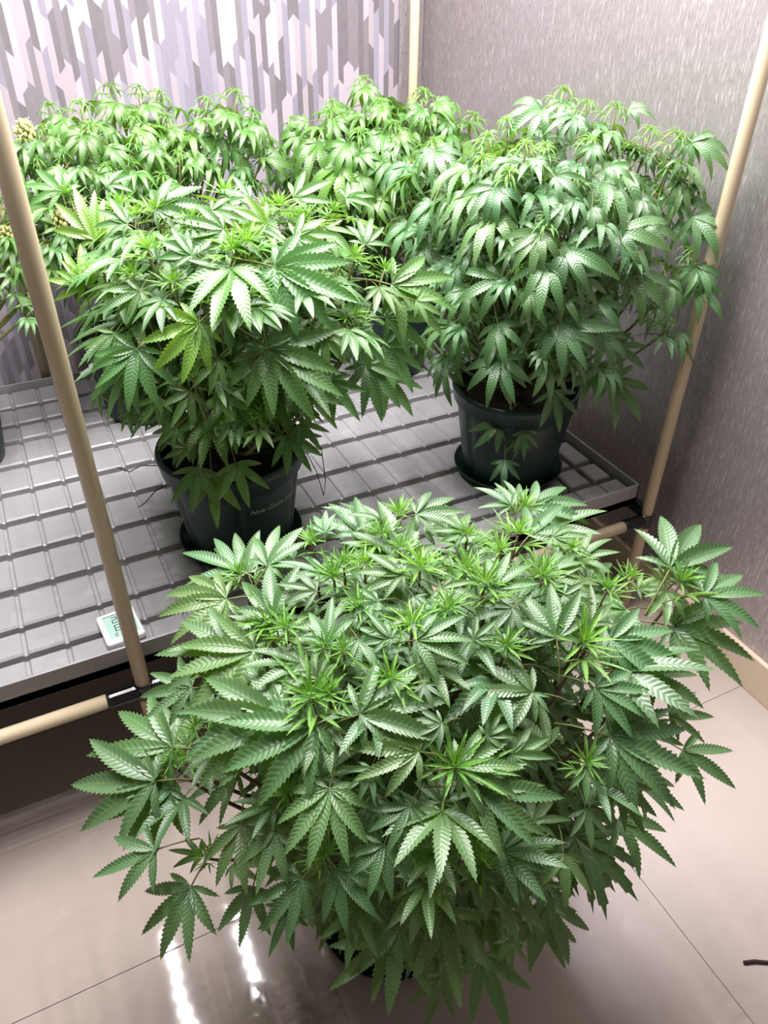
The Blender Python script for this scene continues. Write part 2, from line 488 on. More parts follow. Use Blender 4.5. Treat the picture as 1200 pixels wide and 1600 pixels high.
# ------------------------------------------------------------------ leaves
def leaflet(V, F, UV, Vd, root, ang, length, width, arch, droop, fold, teeth, rs, twist=0.0):
    """one serrated leaflet; V verts, F faces, UV per face corner"""
    dirx, diry = math.sin(ang), math.cos(ang)
    px, py = diry, -dirx
    n = teeth
    b0 = len(V)
    def hw(t):
        return width * length * (max(t, 0) ** 0.75) * (max(1 - t, 0) ** 1.12) * 2.15
    bend = rs.uniform(-0.06, 0.06)
    def P(t, side, k, tt=None):
        s = t * length
        lat = side * k * hw(tt if tt is not None else t) + bend * length * t * t
        z = arch * length * 4 * t * (1 - t) * 0.5 - droop * length * t * t
        z += fold * abs(k) ** 1.3 * hw(t) - twist * side * k * hw(t)
        sc = 1 - 0.25 * droop * t * t
        return (root[0] + dirx * s * sc + px * lat, root[1] + diry * s * sc + py * lat, root[2] + z)
    mid = []
    for i in range(n + 1):
        t = 0.015 + 0.985 * i / n
        mid.append(len(V)); V.append(P(t, 0, 0)); Vd.append((0.5, t * n))
    for side in (-1, 1):
        half, val, tip = [], [], []
        for i in range(n + 1):
            t = 0.015 + 0.985 * i / n
            half.append(len(V)); V.append(P(t, side, 0.5)); Vd.append((0.5 + side * 0.25, t * n))
            val.append(len(V)); V.append(P(t, side, 0.84)); Vd.append((0.5 + side * 0.42, t * n))
            if i < n:
                t2 = min(0.999, t + 0.985 / n * 0.92)
                tm = t + 0.985 / n * (0.35 if i < n - 1 else 0.93)
                tip.append(len(V)); V.append(P(t2, side, 1.06, tm)); Vd.append((0.5 + side * 0.5, t2 * n))
        for i in range(n):
            a = (mid[i], mid[i + 1], half[i + 1], half[i])
            b = (half[i], half[i + 1], val[i + 1], tip[i], val[i])
            if side < 0: a = a[::-1]; b = b[::-1]
            F.append(a); F.append(b)

FAN = {3: [(0, 1.0), (0.75, .72)], 5: [(0, 1.0), (.62, .86), (1.28, .55)], 7: [(0, 1.0), (.50, .93), (1.02, .74), (1.66, .42)],
       9: [(0, 1.0), (.44, .96), (.88, .83), (1.36, .62), (1.95, .36)]}

def leaf_mesh(name, n, style, seed, mat, lowpoly=False, petiole=0.55):
    rs = random.Random(seed)
    V, F, Vd = [], [], []
    young = style.startswith('young')
    for i, (a, l) in enumerate(FAN[n]):
        for sgn in ((1,) if i == 0 else (1, -1)):
            ang = sgn * a + rs.uniform(-.07, .07)
            ln = l * rs.uniform(.93, 1.05)
            if style == 'up':
                arch, droop, fold = rs.uniform(.05, .16), rs.uniform(.0, .16) + .05 * i, rs.uniform(.2, .5)
                wd = rs.uniform(.165, .195)
            elif style == 'droop':
                arch, droop, fold = rs.uniform(.30, .48), rs.uniform(.0, .12) + .15 * i, rs.uniform(.05, .3)
                wd = rs.uniform(.155, .185)
            elif style == 'young':
                arch, droop, fold = rs.uniform(.02, .12), rs.uniform(-.12, .12), rs.uniform(.5, .9)
                wd = rs.uniform(.08, .10)
            else:   # youngdroop
                arch, droop, fold = rs.uniform(.25, .5), rs.uniform(.05, .2) + .08 * i, rs.uniform(.3, .6)
                wd = rs.uniform(.085, .105)
            if lowpoly: teeth = 6
            else: teeth = max(6, int(round((17 if not young else 11) * ln)))
            leaflet(V, F, None, Vd, (0, 0, 0.004 * i), ang, ln, wd, arch, droop, fold, teeth, rs, rs.uniform(-.25, .25))
    uvs = list(Vd)
    nblade = len(F)
    if petiole and not lowpoly:
        pts = [Vector((0, 0.01, 0)), Vector((0, -petiole * .35, -.03)), Vector((0, -petiole * .7, -.12)), Vector((0, -petiole, -.28))]
        b0 = len(V)
        for p in pts:
            for j in range(4):
                q = math.pi / 2 * j
                V.append((p.x + .012 * math.cos(q), p.y, p.z + .012 * math.sin(q))); uvs.append((.5, 0))
        for i in range(3):
            for j in range(4):
                F.append((b0 + i * 4 + j, b0 + i * 4 + (j + 1) % 4, b0 + (i + 1) * 4 + (j + 1) % 4, b0 + (i + 1) * 4 + j))
    if lowpoly: return V, F, uvs
    return build_leaf(name, V, F, uvs, mat, nblade)

def build_leaf(name, V, F, uvs, mat, nblade=None, stem=True):
    me = bpy.data.meshes.new(name)
    me.from_pydata(V, [], F)
    uvl = me.uv_layers.new(name='UVMap')
    li = np.empty(len(me.loops), dtype=np.int32); me.loops.foreach_get('vertex_index', li)
    uva = np.array(uvs, dtype=np.float32)[li]
    uvl.data.foreach_set('uv', uva.ravel())
    me.polygons.foreach_set('use_smooth', [True] * len(me.polygons))
    me.materials.append(mat)
    if stem:
        me.materials.append(M['stem'])
        if nblade is not None:
            me.polygons.foreach_set('material_index', [0 if i < nblade else 1 for i in range(len(F))])
    me.update()
    return me

LEAF = {}
for st in ('up', 'droop'):
    for n in (3, 5, 7, 9):
        LEAF[(st, n)] = [leaf_mesh('leaf', n, st, 100 * n + s, M['leaf']) for s in range(4)]
for st in ('young', 'youngdroop'):
    LEAF[(st, 7)] = [leaf_mesh('young_leaf', 7, st, 900 + s, M['young'], petiole=0.25) for s in range(3)]
LOW = {st: [leaf_mesh('low', 7 if s else 5, st, 40 + s, None, True) for s in range(3)] for st in ('up', 'droop')}

def tip_mesh(name, style, seed):
    """growing point: a tuft of narrow unfolding leaflets"""
    rs = random.Random(seed)
    V, F, Vd = [], [], []
    for ring, (cnt, pitch, ln) in enumerate(((6, 74, .6), (9, 52, .9), (10, 26, 1.05)) if style == 'young' else ((6, 62, .5), (8, 28, .85), (9, -8, 1.25))):
        for i in range(cnt):
            az = 2 * math.pi * (i + rs.uniform(-.25, .25)) / cnt + ring * .7
            v, f, d = [], [], []
            L_ = ln * rs.uniform(.75, 1.1)
            if style == 'young': ar, dr = rs.uniform(-.05, .1), rs.uniform(-.15, .25)
            else: ar, dr = rs.uniform(.3, .6), rs.uniform(.3, .7)
            leaflet(v, f, None, d, (0, 0, 0), 0.0, L_, rs.uniform(.07, .10), ar, dr, rs.uniform(.4, .9), 6, rs)
            m = Matrix.Rotation(az, 4, 'Z') @ Matrix.Translation((0, .03, .05 * (2 - ring))) @ Matrix.Rotation(math.radians(pitch + rs.uniform(-12, 12)), 4, 'X')
            b = len(V)
            V += [tuple(m @ Vector(q)) for q in v]
            F += [tuple(b + j for j in q) for q in f]
            Vd += d
    return build_leaf(name, V, F, Vd, M['young'], None, False)
TIPM = {st: [tip_mesh('shoot_tip', st, 70 + s) for s in range(4)] for st in ('young', 'youngdroop')}

def frame(d, nrm):
    """matrix with local Y along d and local Z close to nrm"""
    y = Vector(d).normalized()
    z = Vector(nrm); z = (z - y * z.dot(y))
    if z.length < 1e-4: z = y.orthogonal()
    z.normalize()
    x = y.cross(z)
    return Matrix((x, y, z)).transposed().to_4x4()

# ------------------------------------------------------------------ pots
POT_H, POT_RT, POT_RB = 0.245, 0.155, 0.112
def pot_profile():
    t = 0.004
    rt, rb, h = POT_RT, POT_RB, POT_H
    def r_at(z): return rb + (rt - 0.014 - rb) * z / (h - 0.045)
    outer = [(rb - 0.004, 0.0), (rb, 0.004)] + [(r_at(z), z) for z in (0.03, 0.08, 0.13, 0.18)] + [(rt - 0.014, h - 0.046), (rt - 0.006, h - 0.042), (rt - 0.005, h - 0.020), (rt - 0.001, h - 0.016), (rt, h - 0.006), (rt - 0.002, h - 0.001), (rt - 0.006, h),
             (rt - 0.011, h - 0.003), (rt - 0.016, h - 0.03), (rt - 0.022, h - 0.06)]
    return outer
def pot_mod(a, r, z):
    # six shallow upright grooves that run below the rim band
    if z > POT_H - 0.045 or z < 0.002: return 1.0
    d = abs(((a * 6 / (2 * math.pi)) % 1.0) - 0.5) * 2
    return 0.975 if d > 0.9 else 1.0
pot_me = to_mesh(lathe_bm(pot_profile(), 120, None, pot_mod), 'pot', True); pot_me.materials.append(M['pot'])
soil_bm = lathe_bm([(POT_RT - 0.022, POT_H - 0.055), (POT_RT - 0.021, POT_H - 0.048), (0.10, POT_H - 0.044), (0.05, POT_H - 0.042), (0.01, POT_H - 0.040)], 40)
for v in soil_bm.verts:
    if v.co.z > POT_H - 0.047: v.co.z += RND.uniform(-0.004, 0.004)
soil_me = to_mesh(soil_bm, 'soil', True); soil_me.materials.append(M['soil'])
sauc_me = to_mesh(lathe_bm([(0.118, 0.0), (0.124, 0.002), (0.134, 0.026), (0.137, 0.027), (0.137, 0.0245), (0.1335, 0.0225), (0.1235, 0.0045), (0.01, 0.0035)], 64), 'saucer', True)
sauc_me.materials.append(M['pot'])

def script_text(parent):
    cu = bpy.data.curves.new('script', 'FONT')
    cu.body = 'New Globe Label'
    cu.size = 0.017; cu.shear = 0.35; cu.resolution_u = 2; cu.extrude = 0.0
    to = bpy.data.objects.new('script', cu); COL.objects.link(to)
    me = bpy.data.meshes.new_from_object(to.evaluated_get(bpy.context.evaluated_depsgraph_get()))
    bpy.data.objects.remove(to); bpy.data.curves.remove(cu)
    a0 = math.radians(-95)
    for v in me.vertices:
        z = 0.148 + v.co.y
        r = POT_RB + (POT_RT - 0.014 - POT_RB) * z / (POT_H - 0.045) + 0.0012
        a = a0 + v.co.x / r
        v.co = (r * math.cos(a), r * math.sin(a), z)
    me.name = 'lettering'
    me.materials.clear()
    o = link('lettering', me, parent, M['print'])
    o['label'] = 'thin pale slanted lettering on the pot'
    return o

# ------------------------------------------------------------------ plants
TIPS_A = [[0.197,0.851,0.722,0.8],[0.188,0.699,0.761,1],[0.204,0.677,0.77,0.8],[0.286,0.714,0.795,0.8],[0.306,0.727,0.798,0.7],[0.295,0.817,0.776,0.7],[0.23,0.614,0.781,0.7],[0.248,0.597,0.785,0.6],[0.431,0.809,0.787,0.8],[0.38,0.764,0.798,0.8],[0.385,0.719,0.804,0.7],[0.389,0.669,0.806,1],[0.441,0.64,0.805,0.8],[0.481,0.702,0.803,0.7],[0.63,0.773,0.753,1],[0.557,0.688,0.792,0.9],[0.447,0.605,0.804,1],[0.533,0.596,0.795,0.8],[0.333,0.585,0.8,0.9],[0.518,0.49,0.773,1.2],[0.622,0.566,0.761,0.8],[0.707,0.604,0.72,0.6],[0.739,0.546,0.743,1.1],[0.548,0.611,0.793,0.6],[0.038,0.747,0.509,0.9],[0.056,0.749,0.499,0.7],[0.194,0.568,0.759,1.2],[0.212,0.558,0.766,0.7],[0.075,0.696,0.624,0.6],[0.045,0.658,0.394,0.6],[0.304,0.429,0.734,1.1],[0.46,0.389,0.698,0.7],[0.302,0.378,0.669,0.8],[0.307,0.363,0.637,0.7],[0.246,0.388,0.661,0.6],[0.273,0.397,0.69,0.6],[0.152,0.444,0.653,0.6],[0.289,0.643,0.797,0.8],[0.385,0.589,0.803,0.8],[0.619,0.646,0.769,0.8],[0.505,0.658,0.801,0.7],[0.33,0.713,0.801,0.7],[0.571,0.444,0.731,0.7],[0.279,0.535,0.783,0.8],[0.422,0.515,0.789,0.8],[0.137,0.507,0.691,0.6],[0.37,0.358,0.639,0.6]]
LEAVES_A = [[0.161,0.676,0.749,-0.965,0.198,-0.173,-0.225,-0.28,0.933,0.103,7,0],[0.162,0.807,0.726,-0.948,0.269,-0.17,-0.235,-0.231,0.944,0.095,9,0],[0.224,0.806,0.764,0.817,0.501,0.287,-0.192,-0.233,0.953,0.075,7,0],[0.199,0.887,0.704,-0.638,0.77,-0.014,-0.216,-0.162,0.963,0.086,5,0],[0.196,0.697,0.77,0.17,0.934,0.314,-0.203,-0.279,0.939,0.079,7,0],[0.256,0.699,0.793,-0.771,0.635,0.044,-0.175,-0.278,0.944,0.052,5,0],[0.235,0.613,0.786,0.463,0.822,0.332,-0.186,-0.276,0.943,0.059,5,0],[0.141,0.705,0.731,-0.852,0.52,-0.065,-0.241,-0.279,0.93,0.099,7,0],[0.085,0.742,0.649,-0.891,0.423,-0.163,-0.296,-0.27,0.916,0.074,7,0],[0.044,0.76,0.522,-0.834,0.53,-0.149,-0.329,-0.262,0.907,0.128,7,0],[0.009,0.728,0.506,-0.885,0.429,-0.18,-0.318,-0.277,0.907,0.124,7,0],[0.022,0.722,0.487,-0.801,-0.429,-0.417,-0.325,-0.274,0.905,0.089,7,0],[0.157,0.565,0.739,-0.834,0.551,-0.034,-0.229,-0.289,0.93,0.117,9,0],[0.185,0.536,0.751,-0.974,-0.01,-0.225,-0.212,-0.299,0.93,0.103,7,0],[0.184,0.535,0.75,-0.55,-0.75,-0.368,-0.213,-0.3,0.93,0.044,5,0],[0.113,0.6,0.701,-0.824,-0.433,-0.366,-0.262,-0.281,0.923,0.068,7,0],[0.084,0.533,0.626,-0.321,-0.862,-0.392,-0.29,-0.304,0.907,0.071,7,0],[-0.016,0.646,0.474,-0.946,0.188,-0.264,-0.308,-0.271,0.912,0.084,5,0],[0.015,0.62,0.398,-0.706,-0.577,-0.411,-0.32,-0.258,0.911,0.092,7,0],[0.079,0.495,0.558,-0.528,-0.727,-0.438,-0.299,-0.324,0.898,0.064,5,0],[0.175,0.476,0.716,-0.576,-0.714,-0.398,-0.221,-0.333,0.917,0.077,9,0],[0.231,0.516,0.767,0.969,-0.208,0.13,-0.191,-0.306,0.933,0.092,7,0],[0.273,0.454,0.75,-0.855,0.518,0.025,-0.179,-0.341,0.923,0.076,7,0],[0.207,0.58,0.772,0.191,0.928,0.32,-0.199,-0.283,0.938,0.04,7,0],[0.308,0.509,0.785,-0.085,-0.942,-0.323,-0.171,-0.306,0.937,0.029,5,0],[0.423,0.457,0.767,-0.862,0.507,0.012,-0.181,-0.33,0.926,0.074,7,0],[0.423,0.457,0.767,-0.341,-0.862,-0.374,-0.181,-0.33,0.926,0.033,5,0],[0.504,0.441,0.751,0.553,-0.811,-0.191,-0.18,-0.34,0.923,0.071,7,0],[0.5,0.398,0.711,0.677,-0.718,-0.161,-0.182,-0.375,0.909,0.099,9,0],[0.487,0.502,0.785,0.372,0.861,0.347,-0.181,-0.299,0.937,0.072,7,0],[0.561,0.486,0.764,0.792,-0.606,-0.066,-0.159,-0.31,0.937,0.087,7,0],[0.545,0.507,0.778,0.553,0.762,0.337,-0.165,-0.296,0.941,0.056,5,0],[0.716,0.52,0.689,0.714,-0.679,-0.173,-0.049,-0.295,0.954,0.111,9,0],[0.737,0.567,0.752,0.848,0.49,0.202,-0.075,-0.266,0.961,0.107,7,0],[0.749,0.512,0.741,0.904,-0.424,-0.053,-0.077,-0.285,0.955,0.087,7,0],[0.725,0.553,0.724,-0.576,-0.776,-0.258,-0.061,-0.273,0.96,0.056,5,0],[0.446,0.36,0.654,-0.319,-0.836,-0.446,-0.186,-0.406,0.894,0.04,5,0],[0.496,0.367,0.662,0.066,-0.915,-0.397,-0.184,-0.403,0.897,0.055,7,0],[0.635,0.391,0.615,0.529,-0.799,-0.287,-0.115,-0.403,0.908,0.074,5,0],[0.456,0.383,0.695,-0.468,-0.773,-0.428,-0.187,-0.387,0.903,0.035,5,0],[0.317,0.404,0.717,0.569,-0.793,-0.218,-0.173,-0.374,0.911,0.08,5,0],[0.32,0.405,0.719,0.861,-0.507,-0.045,-0.172,-0.373,0.912,0.089,5,0],[0.308,0.425,0.736,0.907,-0.422,0.006,-0.173,-0.359,0.917,0.072,7,0],[0.611,0.41,0.677,0.911,-0.41,-0.038,-0.132,-0.379,0.916,0.057,5,0],[0.601,0.443,0.721,0.592,-0.78,-0.203,-0.138,-0.346,0.928,0.07,5,0],[0.239,0.374,0.635,-0.521,-0.73,-0.442,-0.191,-0.405,0.894,0.054,7,0],[0.296,0.36,0.637,0.354,-0.874,-0.332,-0.175,-0.411,0.895,0.045,5,0],[0.257,0.355,0.596,-0.265,-0.851,-0.454,-0.184,-0.418,0.89,0.088,5,0],[0.209,0.368,0.577,-0.52,-0.723,-0.455,-0.203,-0.413,0.888,0.078,5,0],[0.318,0.349,0.614,0.466,-0.832,-0.301,-0.172,-0.418,0.892,0.069,5,0],[0.338,0.33,0.504,-0.356,-0.812,-0.463,-0.165,-0.433,0.886,0.035,5,0],[0.303,0.333,0.49,-0.046,-0.894,-0.445,-0.168,-0.432,0.886,0.074,5,0],[0.41,0.344,0.612,-0.422,-0.784,-0.455,-0.179,-0.42,0.89,0.053,5,0],[0.253,0.342,0.469,-0.651,-0.623,-0.434,-0.181,-0.428,0.886,0.051,5,0],[0.172,0.396,0.605,-0.576,-0.684,-0.447,-0.224,-0.394,0.891,0.056,5,0],[0.194,0.371,0.555,-0.943,-0.154,-0.296,-0.211,-0.412,0.886,0.068,5,0],[0.125,0.445,0.62,-0.871,-0.316,-0.376,-0.258,-0.359,0.897,0.066,7,0],[0.159,0.425,0.646,0.268,-0.913,-0.308,-0.233,-0.371,0.899,0.065,7,0],[0.443,0.781,0.799,0.943,-0.322,0.081,-0.165,-0.241,0.957,0.067,7,0],[0.395,0.796,0.795,-0.791,0.612,0.022,-0.155,-0.236,0.959,0.045,5,0],[0.315,0.815,0.785,0.383,0.883,0.271,-0.158,-0.227,0.961,0.04,7,0],[0.64,0.803,0.748,0.14,0.965,0.22,-0.084,-0.21,0.974,0.046,7,0],[0.653,0.784,0.742,0.986,-0.162,0.037,-0.073,-0.221,0.973,0.089,7,0],[0.605,0.771,0.77,-0.51,0.848,0.143,-0.112,-0.231,0.966,0.057,5,0],[0.607,0.672,0.779,0.633,-0.764,-0.124,-0.123,-0.257,0.958,0.054,7,0],[0.389,0.535,0.798,0.945,0.223,0.239,-0.17,-0.29,0.942,0.033,5,0],[0.451,0.592,0.806,0.967,0.128,0.219,-0.179,-0.268,0.947,0.064,7,0],[0.355,0.622,0.807,0.072,-0.962,-0.263,-0.162,-0.271,0.949,0.028,5,0],[0.36,0.662,0.809,-0.868,0.497,-0.003,-0.16,-0.274,0.948,0.057,7,0],[0.482,0.708,0.806,-0.885,0.466,-0.027,-0.168,-0.264,0.95,0.042,7,0],[0.3,0.577,0.799,-0.717,0.693,0.078,-0.169,-0.281,0.945,0.041,7,0],[0.325,0.561,0.8,0.905,-0.425,0.032,-0.167,-0.284,0.944,0.07,7,0],[0.312,0.636,0.804,-0.986,0.066,-0.152,-0.164,-0.273,0.948,0.043,7,0],[0.392,0.618,0.809,0.351,-0.915,-0.198,-0.166,-0.269,0.949,0.052,7,0],[0.267,0.596,0.794,0.077,-0.96,-0.268,-0.176,-0.278,0.944,0.047,7,0],[0.457,0.556,0.802,-0.924,-0.28,-0.259,-0.181,-0.277,0.944,0.048,7,0],[0.535,0.554,0.793,0.666,-0.74,-0.096,-0.168,-0.273,0.947,0.049,7,0],[0.245,0.421,0.712,-0.813,-0.461,-0.354,-0.189,-0.367,0.911,0.052,7,0],[0.371,0.415,0.734,0.981,0.02,0.192,-0.171,-0.363,0.916,0.044,7,0],[0.21,0.411,0.678,-0.705,-0.583,-0.403,-0.204,-0.378,0.903,0.054,7,0],[0.35,0.438,0.752,0.985,-0.037,0.168,-0.17,-0.347,0.922,0.033,7,0],[0.382,0.337,0.581,-0.18,-0.873,-0.453,-0.171,-0.426,0.888,0.047,5,0],[0.113,0.492,0.653,-0.633,-0.65,-0.42,-0.266,-0.327,0.907,0.061,5,0],[0.221,0.466,0.738,-0.711,-0.598,-0.37,-0.197,-0.336,0.921,0.036,7,0],[0.308,0.466,0.766,-0.984,0.106,-0.145,-0.172,-0.33,0.928,0.038,7,0],[0.549,0.398,0.697,0.724,-0.674,-0.148,-0.167,-0.38,0.91,0.047,5,0],[0.106,0.448,0.566,-0.709,-0.552,-0.439,-0.275,-0.357,0.893,0.049,5,0]]
TIPS_B = [[0.22,1.284,1.062,0.9],[0.259,1.379,1.095,0.8],[0.222,1.513,1.075,0.8],[0.187,1.275,1.032,0.7],[0.378,1.375,1.108,0.9],[0.279,1.179,1.013,0.7],[0.144,1.561,1.09,0.8],[0.339,1.22,1.065,0.9],[0.232,1.395,1.086,0.7],[0.483,1.275,1.079,0.9],[0.451,1.31,1.096,0.9],[0.364,1.227,1.07,1],[0.428,1.303,1.097,0.7],[0.558,1.242,1.016,0.8],[0.332,1.169,1.015,0.7],[0.528,1.17,0.943,0.6],[0.233,1.157,0.897,0.5],[0.333,1.132,0.81,0.6],[0.295,1.174,1.014,0.7],[0.543,1.176,0.927,0.6],[0.295,1.29,1.09,0.8],[0.18,1.549,1.048,0.8],[0.577,1.372,1.057,0.8],[0.413,1.176,1.025,0.7],[0.466,1.172,1.008,0.7],[0.236,1.214,1.03,0.7],[0.152,1.357,1.017,0.7],[0.63,1.265,0.976,0.7]]
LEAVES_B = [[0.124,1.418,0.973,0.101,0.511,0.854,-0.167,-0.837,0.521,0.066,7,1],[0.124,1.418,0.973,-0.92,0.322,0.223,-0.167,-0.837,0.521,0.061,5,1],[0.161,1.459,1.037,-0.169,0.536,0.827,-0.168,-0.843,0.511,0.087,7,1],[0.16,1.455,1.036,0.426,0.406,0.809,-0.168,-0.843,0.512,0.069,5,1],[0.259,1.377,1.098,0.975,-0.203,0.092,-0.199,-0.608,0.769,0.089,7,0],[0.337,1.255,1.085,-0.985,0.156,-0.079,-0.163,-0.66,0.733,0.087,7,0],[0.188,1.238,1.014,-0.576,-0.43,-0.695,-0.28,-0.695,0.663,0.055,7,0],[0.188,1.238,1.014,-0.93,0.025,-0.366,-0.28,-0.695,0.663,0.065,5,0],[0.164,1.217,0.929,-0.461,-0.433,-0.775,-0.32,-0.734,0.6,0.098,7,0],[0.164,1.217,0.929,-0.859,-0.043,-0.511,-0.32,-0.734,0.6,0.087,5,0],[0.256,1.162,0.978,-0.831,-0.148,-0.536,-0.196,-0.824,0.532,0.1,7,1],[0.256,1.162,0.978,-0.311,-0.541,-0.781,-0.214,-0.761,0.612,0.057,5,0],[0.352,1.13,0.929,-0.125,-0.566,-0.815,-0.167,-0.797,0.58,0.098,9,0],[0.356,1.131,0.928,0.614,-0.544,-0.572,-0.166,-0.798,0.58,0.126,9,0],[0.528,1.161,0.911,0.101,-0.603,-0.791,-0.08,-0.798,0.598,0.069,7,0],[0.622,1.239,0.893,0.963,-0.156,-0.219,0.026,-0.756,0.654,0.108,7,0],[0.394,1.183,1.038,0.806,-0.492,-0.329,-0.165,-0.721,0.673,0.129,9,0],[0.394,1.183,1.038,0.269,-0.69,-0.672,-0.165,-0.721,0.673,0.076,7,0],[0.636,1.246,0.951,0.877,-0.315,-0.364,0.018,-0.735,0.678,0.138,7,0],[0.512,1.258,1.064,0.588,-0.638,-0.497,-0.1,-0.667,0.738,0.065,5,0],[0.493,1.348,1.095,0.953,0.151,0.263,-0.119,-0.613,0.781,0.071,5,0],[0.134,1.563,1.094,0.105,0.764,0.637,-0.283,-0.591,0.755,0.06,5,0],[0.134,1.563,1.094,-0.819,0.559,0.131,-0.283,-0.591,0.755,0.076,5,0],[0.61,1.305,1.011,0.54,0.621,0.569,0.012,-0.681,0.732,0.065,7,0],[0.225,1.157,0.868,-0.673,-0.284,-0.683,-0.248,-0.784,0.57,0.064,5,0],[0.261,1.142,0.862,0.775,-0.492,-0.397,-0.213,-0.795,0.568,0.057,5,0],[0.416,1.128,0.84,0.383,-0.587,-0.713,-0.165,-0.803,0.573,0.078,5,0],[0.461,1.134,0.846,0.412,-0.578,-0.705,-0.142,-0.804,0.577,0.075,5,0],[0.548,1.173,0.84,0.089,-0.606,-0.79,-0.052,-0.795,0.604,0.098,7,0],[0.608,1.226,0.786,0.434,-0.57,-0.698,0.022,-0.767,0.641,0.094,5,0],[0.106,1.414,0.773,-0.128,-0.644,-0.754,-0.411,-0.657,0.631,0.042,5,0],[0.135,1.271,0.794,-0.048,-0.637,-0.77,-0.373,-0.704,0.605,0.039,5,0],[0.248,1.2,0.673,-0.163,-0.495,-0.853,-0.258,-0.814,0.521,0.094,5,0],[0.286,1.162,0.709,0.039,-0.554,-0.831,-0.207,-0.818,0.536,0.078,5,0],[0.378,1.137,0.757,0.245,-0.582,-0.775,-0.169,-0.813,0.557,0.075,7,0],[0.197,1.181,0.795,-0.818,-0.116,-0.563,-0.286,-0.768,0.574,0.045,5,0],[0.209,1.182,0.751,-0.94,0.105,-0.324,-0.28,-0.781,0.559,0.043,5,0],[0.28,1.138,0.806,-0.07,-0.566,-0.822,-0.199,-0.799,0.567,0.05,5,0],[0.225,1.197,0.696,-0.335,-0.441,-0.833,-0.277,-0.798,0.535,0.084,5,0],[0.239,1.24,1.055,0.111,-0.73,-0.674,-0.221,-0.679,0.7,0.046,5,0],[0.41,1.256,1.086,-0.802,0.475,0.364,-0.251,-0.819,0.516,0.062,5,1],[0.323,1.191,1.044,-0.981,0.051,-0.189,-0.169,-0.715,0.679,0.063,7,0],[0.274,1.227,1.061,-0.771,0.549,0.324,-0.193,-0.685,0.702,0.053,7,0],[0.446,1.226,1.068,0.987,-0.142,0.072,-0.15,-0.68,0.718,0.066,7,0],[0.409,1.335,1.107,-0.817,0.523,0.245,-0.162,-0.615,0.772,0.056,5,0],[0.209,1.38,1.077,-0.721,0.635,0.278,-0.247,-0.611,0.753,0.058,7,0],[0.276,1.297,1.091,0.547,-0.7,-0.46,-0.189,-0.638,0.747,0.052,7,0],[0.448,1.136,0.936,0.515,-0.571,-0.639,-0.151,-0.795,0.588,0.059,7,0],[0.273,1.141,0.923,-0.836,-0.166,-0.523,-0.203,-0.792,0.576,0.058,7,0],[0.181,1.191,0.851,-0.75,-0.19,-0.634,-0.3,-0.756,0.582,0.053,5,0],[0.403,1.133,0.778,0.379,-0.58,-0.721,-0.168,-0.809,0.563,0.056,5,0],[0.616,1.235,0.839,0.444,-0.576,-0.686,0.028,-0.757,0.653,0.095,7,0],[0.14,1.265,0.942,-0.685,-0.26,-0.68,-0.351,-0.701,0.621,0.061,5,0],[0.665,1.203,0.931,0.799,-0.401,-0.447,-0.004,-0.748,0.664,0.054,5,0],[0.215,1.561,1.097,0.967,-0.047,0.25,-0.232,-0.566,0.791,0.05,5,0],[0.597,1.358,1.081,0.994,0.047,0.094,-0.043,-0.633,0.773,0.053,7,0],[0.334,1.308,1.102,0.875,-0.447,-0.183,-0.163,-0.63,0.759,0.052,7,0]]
TIPS_C = [[1.118,1.433,1.213,1],[0.91,1.379,1.155,0.9],[0.897,1.562,1.114,1],[0.883,1.347,1.124,0.9],[0.896,1.279,1.111,1.1],[0.961,1.266,1.153,0.9],[0.937,1.293,1.154,0.8],[0.95,1.379,1.179,0.8],[1.137,1.377,1.198,0.8],[1.166,1.322,1.196,1],[1.2,1.254,1.165,0.8],[1.226,1.205,1.16,1.1],[1.054,1.25,1.159,1],[1.222,1.205,1.114,0.9],[1.048,1.164,1.07,1],[1.213,1.214,1.065,0.7],[0.82,1.463,0.942,0.7],[0.928,1.185,1.044,1.1],[0.861,1.261,1.036,0.7],[0.884,1.197,0.959,0.7],[1.245,1.125,0.964,0.8],[1.231,1.121,0.817,0.7],[0.837,1.276,0.849,0.8],[0.832,1.427,0.754,0.7],[0.943,1.153,0.825,0.7],[1.051,1.135,0.811,0.8],[0.959,1.275,0.579,0.6],[0.854,1.379,1.084,0.8],[0.99,1.199,1.11,0.8],[1.187,1.277,1.134,0.8],[1.087,1.14,0.997,0.6],[0.82,1.352,0.907,0.6],[1.144,1.144,0.912,0.6],[0.865,1.611,1.006,0.8]]
